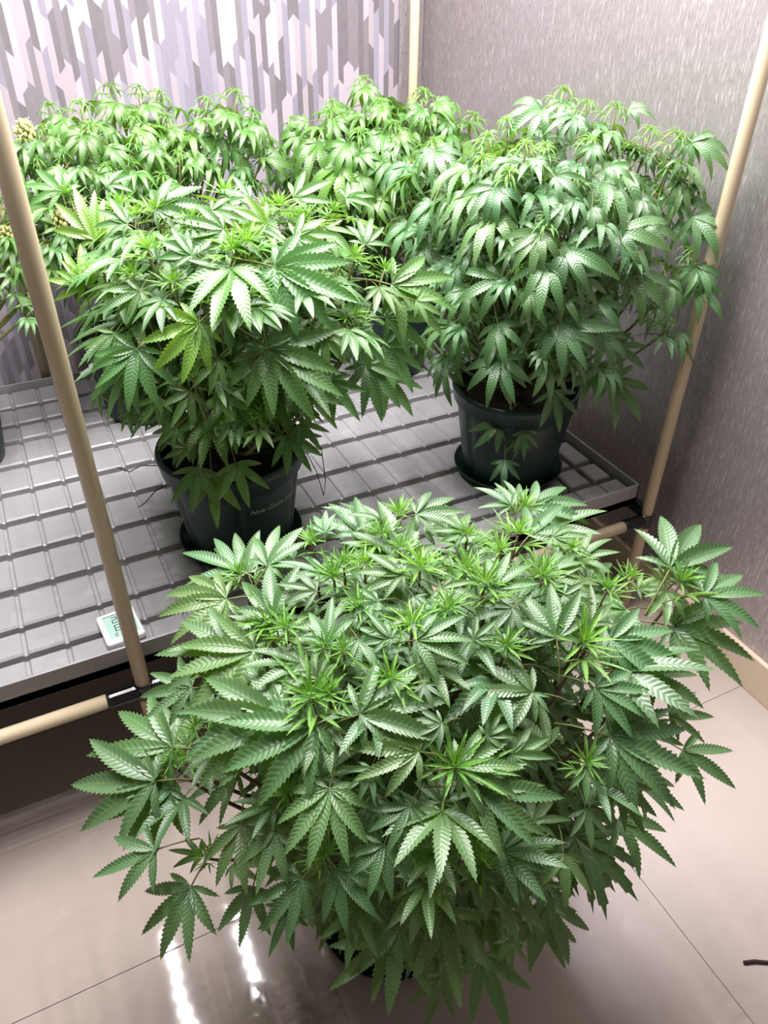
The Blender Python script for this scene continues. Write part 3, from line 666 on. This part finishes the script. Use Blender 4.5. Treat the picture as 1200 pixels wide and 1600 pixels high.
LEAVES_C = [[0.874,1.281,1.089,-0.222,-0.577,-0.786,-0.566,-0.58,0.586,0.066,9,0],[0.874,1.281,1.089,-0.734,0.032,-0.678,-0.566,-0.58,0.586,0.072,5,0],[0.912,1.184,1.027,-0.473,-0.309,-0.825,-0.517,-0.661,0.544,0.072,9,0],[0.912,1.184,1.027,-0.812,0.178,-0.556,-0.517,-0.661,0.544,0.069,5,0],[0.948,1.154,1.001,0.155,-0.666,-0.73,-0.475,-0.698,0.536,0.084,7,0],[0.948,1.154,1.001,0.632,-0.694,-0.344,-0.475,-0.698,0.536,0.092,5,0],[0.861,1.221,0.936,-0.485,-0.245,-0.84,-0.583,-0.625,0.519,0.056,9,0],[0.861,1.221,0.936,-0.802,0.341,-0.49,-0.583,-0.625,0.519,0.087,5,0],[0.829,1.44,1.029,-0.481,-0.312,-0.819,-0.624,-0.535,0.57,0.073,7,0],[0.832,1.358,1.03,-0.576,-0.171,-0.8,-0.619,-0.548,0.563,0.061,7,0],[0.822,1.327,0.933,-0.39,-0.368,-0.844,-0.629,-0.563,0.536,0.058,7,0],[0.816,1.453,0.934,-0.252,-0.526,-0.812,-0.641,-0.538,0.547,0.054,7,0],[1.059,1.142,1.023,-0.133,-0.562,-0.816,-0.396,-0.725,0.564,0.075,9,0],[1.059,1.142,1.023,0.755,-0.607,-0.249,-0.396,-0.725,0.564,0.089,5,0],[1.006,1.162,1.067,-0.357,-0.465,-0.81,-0.415,-0.698,0.583,0.057,7,0],[1.094,1.13,0.944,0.546,-0.656,-0.521,-0.382,-0.749,0.542,0.09,7,0],[1.249,1.106,0.939,-0.066,-0.618,-0.784,-0.281,-0.742,0.609,0.073,7,0],[1.249,1.106,0.939,-0.623,-0.341,-0.703,-0.281,-0.742,0.609,0.059,5,0],[1.228,1.167,0.998,0.768,-0.546,-0.334,-0.252,-0.737,0.627,0.069,5,0],[1.025,1.127,0.897,0.385,-0.667,-0.638,-0.41,-0.743,0.53,0.064,5,0],[0.952,1.143,0.917,0.235,-0.667,-0.707,-0.473,-0.714,0.517,0.052,5,0],[0.957,1.141,0.856,0.838,-0.545,0.001,-0.467,-0.716,0.519,0.095,9,0],[0.957,1.141,0.856,-0.144,-0.518,-0.843,-0.467,-0.716,0.519,0.066,7,0],[1.222,1.193,1.055,0.08,-0.689,-0.72,-0.246,-0.714,0.656,0.062,7,0],[1.222,1.193,1.055,0.777,-0.549,-0.307,-0.246,-0.714,0.656,0.094,5,0],[1.229,1.184,1.076,0.169,-0.705,-0.689,-0.254,-0.707,0.66,0.053,7,0],[1.047,1.236,1.154,-0.318,-0.594,-0.739,-0.388,-0.629,0.673,0.044,7,0],[1.063,1.2,1.124,0.594,-0.711,-0.377,-0.387,-0.663,0.641,0.045,5,0],[1.202,1.249,1.126,-0.358,-0.617,-0.7,-0.253,-0.658,0.709,0.033,7,0],[1.219,1.212,1.104,-0.033,-0.698,-0.715,-0.252,-0.686,0.682,0.033,7,0],[1.237,1.183,1.154,0.599,-0.677,-0.428,-0.277,-0.676,0.683,0.078,7,0],[1.233,1.192,1.157,-0.09,-0.694,-0.714,-0.276,-0.672,0.687,0.046,7,0],[1.177,1.301,1.198,0.674,-0.685,-0.278,-0.298,-0.595,0.746,0.047,5,0],[1.021,1.365,1.198,-0.884,0.019,-0.467,-0.402,-0.54,0.74,0.079,7,0],[1.119,1.425,1.198,-0.688,-0.423,-0.59,-0.34,-0.531,0.776,0.054,7,0],[1.06,1.317,1.19,-0.444,-0.578,-0.685,-0.388,-0.565,0.728,0.058,7,0],[1.06,1.317,1.19,-0.905,0.082,-0.418,-0.388,-0.565,0.728,0.052,5,0],[0.872,1.516,1.108,-0.028,-0.781,-0.623,-0.586,-0.492,0.643,0.076,7,0],[0.872,1.516,1.108,-0.709,-0.073,-0.702,-0.586,-0.492,0.643,0.054,7,0],[0.861,1.621,1.058,-0.669,-0.13,-0.732,-0.621,-0.443,0.646,0.07,9,0],[0.935,1.259,1.139,0.045,-0.744,-0.666,-0.488,-0.598,0.636,0.039,7,0],[0.953,1.214,1.115,0.422,-0.769,-0.481,-0.466,-0.639,0.613,0.058,5,0],[0.834,1.303,0.785,-0.325,-0.42,-0.847,-0.627,-0.574,0.526,0.056,7,0],[0.876,1.218,0.769,-0.465,-0.248,-0.85,-0.579,-0.641,0.504,0.091,7,0],[0.876,1.218,0.769,0.016,-0.627,-0.779,-0.579,-0.641,0.504,0.084,5,0],[0.951,1.158,0.767,-0.038,-0.552,-0.833,-0.484,-0.719,0.499,0.064,7,0],[1.058,1.149,0.739,0.083,-0.579,-0.811,-0.408,-0.762,0.502,0.068,7,0],[0.891,1.456,0.634,-0.059,-0.585,-0.809,-0.659,-0.586,0.472,0.07,5,0],[0.997,1.182,0.683,0.007,-0.529,-0.848,-0.458,-0.756,0.468,0.08,5,0],[0.953,1.143,0.859,0.174,-0.652,-0.738,-0.471,-0.713,0.519,0.087,9,0],[1.15,1.188,0.675,0.472,-0.611,-0.636,-0.338,-0.791,0.51,0.112,5,0],[0.862,1.219,0.846,-0.051,-0.611,-0.79,-0.582,-0.625,0.52,0.082,5,0],[0.925,1.226,0.501,-0.216,-0.439,-0.872,-0.545,-0.687,0.48,0.059,5,0],[0.945,1.282,0.57,-0.679,0.085,-0.729,-0.567,-0.692,0.447,0.08,5,0],[0.977,1.236,0.56,-0.128,-0.459,-0.879,-0.515,-0.727,0.454,0.053,5,0],[0.842,1.46,0.716,-0.407,-0.323,-0.855,-0.658,-0.545,0.519,0.057,7,0],[0.835,1.286,0.977,-0.567,-0.149,-0.81,-0.613,-0.581,0.536,0.054,7,0],[0.891,1.182,0.926,0.222,-0.706,-0.672,-0.546,-0.662,0.514,0.072,7,0],[0.972,1.137,0.953,0.343,-0.683,-0.645,-0.451,-0.722,0.525,0.061,7,0],[1.208,1.173,0.837,0.377,-0.649,-0.661,-0.249,-0.759,0.602,0.068,5,0],[1.12,1.15,1.026,0.374,-0.681,-0.63,-0.352,-0.732,0.583,0.079,7,0],[0.83,1.291,0.899,-0.606,-0.078,-0.792,-0.62,-0.578,0.531,0.073,7,0],[1.107,1.141,0.782,0.596,-0.631,-0.496,-0.37,-0.765,0.528,0.068,5,0],[0.873,1.213,0.993,-0.474,-0.278,-0.836,-0.566,-0.631,0.53,0.037,7,0],[0.829,1.541,0.959,-0.533,-0.233,-0.813,-0.65,-0.502,0.57,0.073,7,0],[1.055,1.13,0.825,0.137,-0.619,-0.773,-0.401,-0.748,0.528,0.07,7,0],[1.243,1.142,1.026,0.292,-0.684,-0.668,-0.266,-0.729,0.63,0.091,5,0],[1.25,1.098,0.898,0.425,-0.666,-0.612,-0.282,-0.74,0.61,0.069,5,0],[1.238,1.099,0.803,-0.149,-0.59,-0.794,-0.283,-0.744,0.606,0.054,5,0],[0.819,1.484,0.85,-0.435,-0.343,-0.832,-0.645,-0.526,0.555,0.057,7,0],[0.954,1.181,1.073,-0.448,-0.384,-0.807,-0.465,-0.671,0.577,0.048,7,0],[1.127,1.17,1.068,-0.048,-0.639,-0.767,-0.34,-0.712,0.615,0.051,7,0]]
TIPS_D = [[0.19,2.09,1.15,0.9],[0.254,2.049,1.156,1],[0.343,2.161,1.171,1],[0.406,2.145,1.166,0.9],[0.448,2.121,1.156,1],[0.254,1.95,1.127,1],[0.356,1.987,1.138,0.9],[0.343,1.923,1.104,0.9],[0.444,2.047,1.116,0.9],[0.16,1.986,1.125,0.8],[0.377,1.878,1.029,0.8],[0.537,2.036,1.147,0.9],[0.6,1.991,1.164,1],[0.541,2.029,1.119,1],[0.626,1.969,1.129,1],[0.549,1.99,0.94,0.7],[0.498,2.048,1.077,0.8],[0.434,1.927,1.063,0.7],[0.267,1.882,1.06,0.7],[0.609,1.964,1.012,0.6],[0.561,2.003,1.052,0.8],[0.185,1.914,1.086,0.7],[0.132,1.933,1.075,0.6],[0.311,1.888,1.068,0.7],[0.64,1.948,1.055,0.6]]
LEAVES_D = [[0.238,1.933,1.118,-0.296,-0.598,-0.745,-0.094,-0.758,0.646,0.067,9,0],[0.238,1.933,1.118,-0.822,-0.307,-0.48,-0.094,-0.758,0.646,0.065,5,0],[0.282,1.902,1.092,0.349,-0.591,-0.727,-0.085,-0.793,0.604,0.054,7,0],[0.358,1.941,1.118,0.113,-0.657,-0.745,-0.051,-0.753,0.656,0.058,7,0],[0.239,1.874,1.047,0.774,-0.407,-0.485,-0.093,-0.83,0.55,0.05,7,0],[0.441,1.979,1.102,0.143,-0.663,-0.735,0.044,-0.738,0.674,0.039,7,0],[0.485,1.974,1.048,-0.42,-0.609,-0.673,0.112,-0.77,0.628,0.058,9,0],[0.176,1.945,1.113,-0.324,-0.583,-0.745,-0.141,-0.749,0.647,0.036,5,0],[0.544,2.018,1.072,-0.282,-0.663,-0.694,0.136,-0.743,0.655,0.076,9,0],[0.575,1.993,1.048,0.807,-0.277,-0.521,0.141,-0.767,0.626,0.093,7,0],[0.625,1.968,1.112,-0.09,-0.644,-0.759,0.108,-0.764,0.636,0.063,7,0],[0.634,1.95,1.028,0.941,-0.096,-0.325,0.127,-0.79,0.6,0.079,7,0],[0.375,1.909,1.084,-0.494,-0.513,-0.702,-0.037,-0.794,0.607,0.055,7,0],[0.528,2.016,1.008,-0.79,-0.481,-0.38,0.167,-0.765,0.622,0.079,7,0],[0.413,1.88,1.006,-0.765,-0.341,-0.546,-0.002,-0.847,0.532,0.049,7,0],[0.328,1.867,1.031,-0.713,-0.331,-0.618,-0.074,-0.841,0.536,0.053,7,0],[0.176,1.893,1.059,-0.664,-0.35,-0.661,-0.138,-0.811,0.569,0.056,7,0],[0.592,1.97,0.982,0.376,-0.508,-0.775,0.149,-0.792,0.591,0.053,7,0],[0.143,1.96,1.107,-0.541,-0.477,-0.692,-0.179,-0.739,0.65,0.061,5,0],[0.331,2.045,1.157,-0.594,-0.568,-0.569,-0.072,-0.667,0.741,0.057,7,0],[0.408,2.077,1.141,0.139,-0.742,-0.656,0.001,-0.662,0.749,0.054,7,0],[0.208,1.987,1.142,-0.601,-0.51,-0.615,-0.114,-0.707,0.698,0.051,7,0],[0.584,1.999,1.121,-0.621,-0.568,-0.54,0.109,-0.745,0.658,0.061,7,0]]
TIPS_E = [[0.936,1.999,1.174,1],[0.819,1.947,1.117,1],[0.859,1.855,1.084,1.1],[0.835,1.97,1.135,0.8],[0.773,2.088,1.083,0.9],[0.932,1.892,1.14,0.9],[0.939,1.84,1.099,0.9],[0.74,2.153,0.943,0.7],[1.056,1.91,1.149,1.1],[1.143,1.909,1.113,1],[0.936,1.84,1.099,0.8],[1.21,1.908,1.088,1],[1.106,1.852,1.091,0.8],[1.026,1.842,1.104,0.8],[0.97,1.814,1.067,0.9],[0.814,1.847,1.016,0.7],[0.756,1.952,1.03,0.8],[1.055,1.802,1.033,0.7],[0.737,1.96,0.939,0.6],[1.154,1.844,1.032,0.7]]
LEAVES_E = [[0.775,1.925,1.058,-0.436,-0.381,-0.815,-0.477,-0.67,0.569,0.091,9,0],[0.825,1.859,1.063,-0.558,-0.286,-0.779,-0.407,-0.724,0.557,0.078,7,0],[0.841,1.818,1.001,-0.219,-0.451,-0.865,-0.389,-0.773,0.501,0.076,9,0],[0.922,1.959,1.168,-0.376,-0.598,-0.708,-0.316,-0.635,0.705,0.059,7,0],[0.924,1.875,1.132,-0.489,-0.458,-0.742,-0.311,-0.704,0.639,0.051,7,0],[0.759,2.019,1.067,-0.584,-0.265,-0.768,-0.511,-0.615,0.601,0.064,7,0],[0.816,1.92,1.106,0.094,-0.708,-0.7,-0.422,-0.665,0.616,0.056,7,0],[0.92,1.81,1.056,-0.152,-0.527,-0.836,-0.314,-0.776,0.547,0.051,7,0],[0.76,1.999,1.065,-0.789,0.057,-0.612,-0.507,-0.624,0.595,0.067,5,0],[0.897,1.805,1.032,-0.448,-0.358,-0.819,-0.332,-0.784,0.524,0.062,7,0],[1.029,1.862,1.126,-0.729,-0.282,-0.624,-0.269,-0.72,0.64,0.059,7,0],[1.095,1.847,1.095,-0.551,-0.429,-0.715,-0.218,-0.753,0.62,0.053,7,0],[0.939,1.823,1.082,0.319,-0.648,-0.692,-0.3,-0.761,0.575,0.055,7,0],[0.959,1.789,1.015,-0.622,-0.248,-0.743,-0.293,-0.805,0.515,0.069,7,0],[0.784,1.86,0.972,-0.778,0.072,-0.624,-0.464,-0.736,0.493,0.065,7,0],[0.73,2.026,0.972,-0.673,-0.03,-0.739,-0.56,-0.633,0.535,0.058,7,0],[0.86,1.799,0.948,0.239,-0.575,-0.783,-0.371,-0.799,0.474,0.068,7,0],[0.843,1.835,1.045,0.476,-0.66,-0.58,-0.386,-0.75,0.537,0.065,7,0],[1.078,1.885,1.134,0.538,-0.667,-0.515,-0.234,-0.706,0.669,0.062,7,0],[0.779,1.999,1.093,-0.875,0.391,-0.287,-0.48,-0.618,0.623,0.051,5,0]]
TIPS_F = [[0.147,1.914,0.951,0.8],[0.031,1.96,0.915,0.8],[0.122,1.967,1.122,0.8],[0.055,1.907,0.796,0.6],[0.024,1.941,0.852,0.7],[0.11,1.92,0.904,0.7],[0.037,1.973,0.969,0.7]]
LEAVES_F = [[0.143,1.911,0.935,-0.89,0.022,0.455,0.306,-0.711,0.633,0.047,5,0],[0.143,1.911,0.935,0.81,-0.155,-0.566,0.306,-0.711,0.633,0.051,5,0],[0.141,1.909,0.925,-0.131,-0.689,-0.712,0.309,-0.711,0.631,0.054,5,0],[0.027,1.956,0.898,-0.839,-0.532,-0.113,0.347,-0.683,0.643,0.055,5,0],[0.027,1.956,0.898,-0.051,-0.698,-0.714,0.347,-0.683,0.643,0.054,5,0],[0.117,1.967,1.101,-0.239,-0.724,-0.647,0.267,-0.69,0.673,0.055,5,0],[0.117,1.967,1.101,0.631,-0.402,-0.664,0.267,-0.69,0.673,0.047,5,0],[0.116,1.968,1.098,-0.901,-0.427,-0.078,0.269,-0.69,0.672,0.038,5,0],[0.02,1.937,0.839,0.698,-0.239,-0.676,0.361,-0.698,0.619,0.046,5,0],[0.02,1.937,0.839,-0.708,-0.637,-0.305,0.361,-0.698,0.619,0.047,5,0],[0.05,1.902,0.779,-0.922,-0.376,0.092,0.352,-0.714,0.605,0.038,5,0],[0.113,1.914,0.891,-0.56,-0.677,-0.478,0.323,-0.709,0.627,0.075,7,0],[0.124,1.942,0.981,-0.616,-0.661,-0.428,0.303,-0.7,0.646,0.061,7,0],[0.08,1.969,1.006,0.175,-0.647,-0.742,0.303,-0.682,0.666,0.046,7,0]]


SPEC = {}
def plant(key, name, label, base, tips, leaves, style, color, ycolor, cat='plant', group=None,
          sizes=(.055, .10, .13), pairs=3, pitch=(30, 8, -12), rings=0.075, dome=None, nfill=40, nstuff=150, stem_mat='stem', seed=1, saucer=None, tuft=.042):
    rs = random.Random(seed)
    bx, by, bz = base
    top = thing(name, label, cat, (bx, by, bz), group)
    inv = Vector((bx, by, bz))
    p = link('pot', pot_me, top)
    p.rotation_euler.z = rs.uniform(0, .5)
    s = link('soil', soil_me, top)
    sz = POT_H - 0.045
    nleaf = [0]
    def add_leaf(pos, d, nrm, size, n, st, col, jitter=True):
        me = rs.choice(LEAF[(st, n)])
        o = link('young_leaf' if st.startswith('young') else 'leaf', me, top)
        m = frame(d, nrm)
        o.matrix_local = Matrix.Translation(Vector(pos) - inv) @ m @ Matrix.Scale(size, 4)
        k = rs.uniform(.85, 1.2) if jitter else 1
        o.color = (col[0] * k * rs.uniform(.9, 1.12), col[1] * k, col[2] * k, 1)
        nleaf[0] += 1
        return o
    dc, dr = Vector(dome[0]), dome[1]
    # main stem and branches
    root = Vector((0, 0, sz - 0.02))
    fork = Vector(((dc.x - bx) * .25, (dc.y - by) * .25, sz + 0.07))
    add_tube('main_stem', [root, (root + fork) / 2 + Vector((.004, 0, 0)), fork], [.011, .010, .008], M[stem_mat], top, 8)
    for (x, y, z, sc) in tips:
        P = Vector((x, y, z)) - inv
        st0 = root.lerp(fork, rs.uniform(.3, 1.0))
        c1 = st0 + Vector(((P.x - st0.x) * .55, (P.y - st0.y) * .55, max(.03, (P.z - st0.z) * .22)))
        c2 = P - Vector((P.x * .08, P.y * .08, max(.04, .3 * abs(P.z - st0.z))))
        pts = bez(st0, c1, c2, P - Vector((0, 0, .006)), 9)
        add_tube('branch', pts, [.0055 - .0036 * i / 9 for i in range(10)], M[stem_mat], top, 5)
    # placed leaves seen in the photograph
    for (x, y, z, dx, dy, dz, nx, ny, nz_, ln, n, backlit) in leaves:
        add_leaf((x, y, z), (dx, dy, dz), (nx, ny, nz_), ln * (1.15 if style == 'up' else 1.28), n, style, color if not backlit else (.13, .29, .05))
    tipst = 'young' if style == 'up' else 'youngdroop'
    for (x, y, z, sc) in tips:
        P = Vector((x, y, z))
        out = Vector(((x - dc.x) / dr[0], (y - dc.y) / dr[1], 0))
        ax = (Vector((0, 0, 1)) + out * .38).normalized()
        o = link('shoot_tip', rs.choice(TIPM[tipst]), top)
        o.matrix_local = Matrix.Translation(P - inv) @ ax.to_track_quat('Z', 'Y').to_matrix().to_4x4() @ Matrix.Rotation(rs.uniform(0, 6.28), 4, 'Z') @ Matrix.Scale((tuft if style == 'up' else tuft * .82) * sc, 4)
        k = rs.uniform(.85, 1.15)
        o.color = (ycolor[0] * k, ycolor[1] * k, ycolor[2] * k, 1)
        az0 = rs.uniform(0, 6.28)
        for i in range(pairs):
            if nleaf[0] > 296: break
            for h_ in (0, 1):
                az = az0 + math.pi * h_ + i * math.pi / 2 + rs.uniform(-.3, .3)
                size = sizes[i] * sc * rs.uniform(.85, 1.15)
                pt = math.radians(pitch[i] + rs.uniform(-12, 12))
                d = Vector((math.cos(az), math.sin(az), 0)) + out * .25
                d.z = 0
                d = d.normalized() * math.cos(pt) + Vector((0, 0, math.sin(pt)))
                node = P - ax * (.012 + rings * (i + .2) * .5 * sc)
                pos = node + Vector((math.cos(az), math.sin(az), .45)) * size * (.28 if i == 0 else .5)
                nrm = Vector((0, 0, 1)) + out * .2 + Vector((math.cos(az), math.sin(az), 0)) * .1
                if i == 0:
                    mixc = [a * .55 + b * .45 for a, b in zip(ycolor, color)]
                    add_leaf(pos, d, nrm, size, 7, tipst, mixc)
                else:
                    add_leaf(pos, d, nrm, size, rs.choice((5, 7, 7, 9) if i > 1 else (7, 7, 5)), style, color)
    # side leaves over the flanks
    for i in range(nfill):
        if nleaf[0] > 298: break
        az = rs.uniform(0, 6.28); el = rs.uniform(-.75, .35)
        q = Vector((math.cos(az) * math.cos(el), math.sin(az) * math.cos(el), math.sin(el)))
        rz = dr[2] if q.z > 0 else dr[3]
        tp = 1 - .38 * max(0, -q.z)
        pos = dc + Vector((q.x * dr[0] * tp, q.y * dr[1] * tp, q.z * rz)) * rs.uniform(.78, .98)
        d = Vector((math.cos(az), math.sin(az), rs.uniform(-.9, -.1)))
        add_leaf(pos, d, Vector((math.cos(az) * .6, math.sin(az) * .6, 1)), sizes[2] * rs.uniform(.6, 1.0), rs.choice((5, 5, 7)), style, color)
    # inner foliage
    V, F, U = [], [], []
    for i in range(nstuff):
        q = Vector((rs.gauss(0, 1), rs.gauss(0, 1), rs.gauss(0, 1))).normalized()
        rz = dr[2] if q.z > 0 else dr[3]
        tp = 1 - .45 * max(0, -q.z)
        pos = dc + Vector((q.x * dr[0] * tp, q.y * dr[1] * tp, q.z * rz)) * rs.uniform(.45, .86)
        d = Vector((q.x, q.y, rs.uniform(-.8, .2)))
        size = sizes[2] * rs.uniform(.5, .95)
        m = Matrix.Translation(pos - inv) @ frame(d, Vector((q.x * .4, q.y * .4, 1))) @ Matrix.Scale(size, 4)
        v, f, u = rs.choice(LOW[style])
        b = len(V)
        V += [tuple(m @ Vector(c)) for c in v]; F += [tuple(b + j for j in g) for g in f]; U += u
    me = build_leaf('inner_foliage', V, F, U, M['leaf'], None, False)
    o = link('inner_foliage', me, top); o['kind'] = 'stuff'
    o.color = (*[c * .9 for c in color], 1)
    if saucer:
        sc_ = link('saucer', sauc_me)
        sc_.location = (bx, by, bz - 0.004)
        tag(sc_, saucer, 'saucer')
    return top

G1 = (0.095, 0.207, 0.086)
Y1 = (0.165, 0.38, 0.075)
SPECS = dict(
 A=dict(dome=((.41, .66, .447), (.33, .31, .34, .33))),
 B=dict(dome=((.375, 1.42, .867), (.25, .27, .23, .26))),
 C=dict(dome=((1.05, 1.42, .897), (.22, .27, .28, .30))),
 D=dict(dome=((.28, 2.10, .897), (.25, .24, .25, .28))),
 E=dict(dome=((.99, 2.05, .907), (.25, .25, .26, .28))),
 F=dict(dome=((-.22, 1.93, .80), (.20, .24, .24, .22))))

ZPOT = ZP + 0.004
plant('A', 'potted_cannabis_plant', 'wide bushy cannabis plant standing on the floor in front of the rack', (.345, .645, .0045), TIPS_A, LEAVES_A, 'up',
      G1, Y1, dome=SPECS['A']['dome'], pairs=2, nfill=60, nstuff=420, stem_mat='stem_dark', seed=3,
      saucer='dark green saucer on the floor under the wide front plant')
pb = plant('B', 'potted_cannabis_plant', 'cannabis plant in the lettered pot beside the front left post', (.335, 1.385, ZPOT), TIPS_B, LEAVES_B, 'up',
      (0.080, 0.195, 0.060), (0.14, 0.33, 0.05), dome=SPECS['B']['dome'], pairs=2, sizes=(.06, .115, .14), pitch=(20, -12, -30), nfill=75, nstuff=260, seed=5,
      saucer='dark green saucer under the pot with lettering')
plant('C', 'potted_cannabis_plant', 'tall drooping cannabis plant beside the front right post and grey wall', (1.035, 1.36, ZPOT), TIPS_C, LEAVES_C, 'droop',
      (0.078, 0.185, 0.078), (0.14, 0.33, 0.07), dome=SPECS['C']['dome'], pairs=3, pitch=(0, -22, -40), sizes=(.042, .085, .115), nfill=40, nstuff=280, seed=8,
      saucer='dark green saucer under the pot nearest the grey wall')
plant('D', 'potted_cannabis_plant', 'light green cannabis plant before the banded wallpaper, behind the lettered pot', (.28, 2.08, ZPOT), TIPS_D, LEAVES_D, 'droop',
      (0.074, 0.190, 0.040), (0.13, 0.31, 0.06), dome=SPECS['D']['dome'], pairs=3, pitch=(0, -25, -42), sizes=(.042, .08, .108), nfill=60, nstuff=220, seed=12)
plant('E', 'potted_cannabis_plant', 'light green cannabis plant in the far corner by the cream back post', (1.03, 2.03, ZPOT), TIPS_E, LEAVES_E, 'droop',
      (0.074, 0.190, 0.040), (0.13, 0.31, 0.06), dome=SPECS['E']['dome'], pairs=3, pitch=(0, -25, -42), sizes=(.042, .085, .115), nfill=60, nstuff=220, seed=14)
pf = plant('F', 'potted_cannabis_plant', 'flowering cannabis plant with cream buds at the left edge', (-.225, 2.0, ZPOT), TIPS_F, LEAVES_F, 'droop',
      (0.10, 0.22, 0.075), (0.30, 0.46, 0.12), dome=SPECS['F']['dome'], pairs=3, pitch=(0, -20, -35), sizes=(.04, .065, .085), nfill=25, nstuff=60, seed=17)

# flower buds on the plant at the left edge
def bud_mesh(seed):
    rs = random.Random(seed)
    bm = bmesh.new()
    for i in range(34):
        t = i / 33
        a = i * 2.4
        r = .020 * math.sin(math.pi * (.12 + .8 * t)) ** .7
        c = Vector((r * math.cos(a), r * math.sin(a), .055 * t))
        bmesh.ops.create_icosphere(bm, subdivisions=1, radius=.0062 * rs.uniform(.8, 1.2), matrix=Matrix.Translation(c) @ Matrix.Diagonal((1, 1, 1.4, 1)))
    for f in bm.faces: f.material_index = 0
    n0 = len(bm.faces)
    for i in range(46):
        t = rs.random(); a = rs.uniform(0, 6.28)
        r = .022 * math.sin(math.pi * (.12 + .8 * t)) ** .7
        c = Vector((r * math.cos(a), r * math.sin(a), .055 * t))
        e = c + Vector((math.cos(a) * .010, math.sin(a) * .010, rs.uniform(.004, .012)))
        tube_bm([c, e], [.0009, .0004], 3, bm)
    bm.faces.ensure_lookup_table()
    for i, f in enumerate(bm.faces): f.material_index = 0 if i < n0 else 1
    me = to_mesh(bm, 'flower_bud', True); me.materials.append(M['bud']); me.materials.append(M['pistil'])
    return me
buds = [bud_mesh(s) for s in range(2)]
for i, (x, y, z, s) in enumerate(TIPS_F[:4]):
    o = link('flower_bud', buds[i % 2], pf)
    o.location = Vector((x, y, z)) - Vector((-.225, 2.0, ZPOT)) - Vector((0, 0, .02))
    o.scale = (s, s, s)
    o['label'] = 'cream and green flower bud'

script_text(pb)
# loose training wires over the pot rim
for k, pts in enumerate((((-.15, -.03, .20), (-.175, -.05, .205), (-.20, -.06, .19), (-.215, -.075, .195)),
                         ((-.145, .03, .21), (-.18, .04, .215), (-.205, .05, .20), (-.225, .07, .205)),
                         ((.145, -.04, .22), (.165, -.06, .16), (.175, -.07, .10), (.185, -.06, .13), (.19, -.03, .2)))):
    add_tube('tie_wire', [Vector(p) for p in pts], .0011, M['wire'], pb, 5)
tg = None
for o in bpy.data.objects:
    if o.get('label', '').startswith('tall drooping'): tg = o
t = link('plant_tag', to_mesh(box_bm(-.028, .028, -.0015, .0015, -.02, .02, .001, 1), 'plant_tag'), tg, M['blue'])
t.location = (-.115, -.055, POT_H - .032); t.rotation_euler = (.5, 0, -.9)
t['label'] = 'small blue tag in the soil'

# dry twig on the floor
tw = add_tube('twig', [Vector((.866, .281, .003)), Vector((.885, .274, .004)), Vector((.905, .262, .0035)), Vector((.935, .236, .003))], [.0032, .0030, .0028, .0024], M['twig'], None, 7)
tag(tw, 'short dark dry twig lying on the beige floor', 'twig')
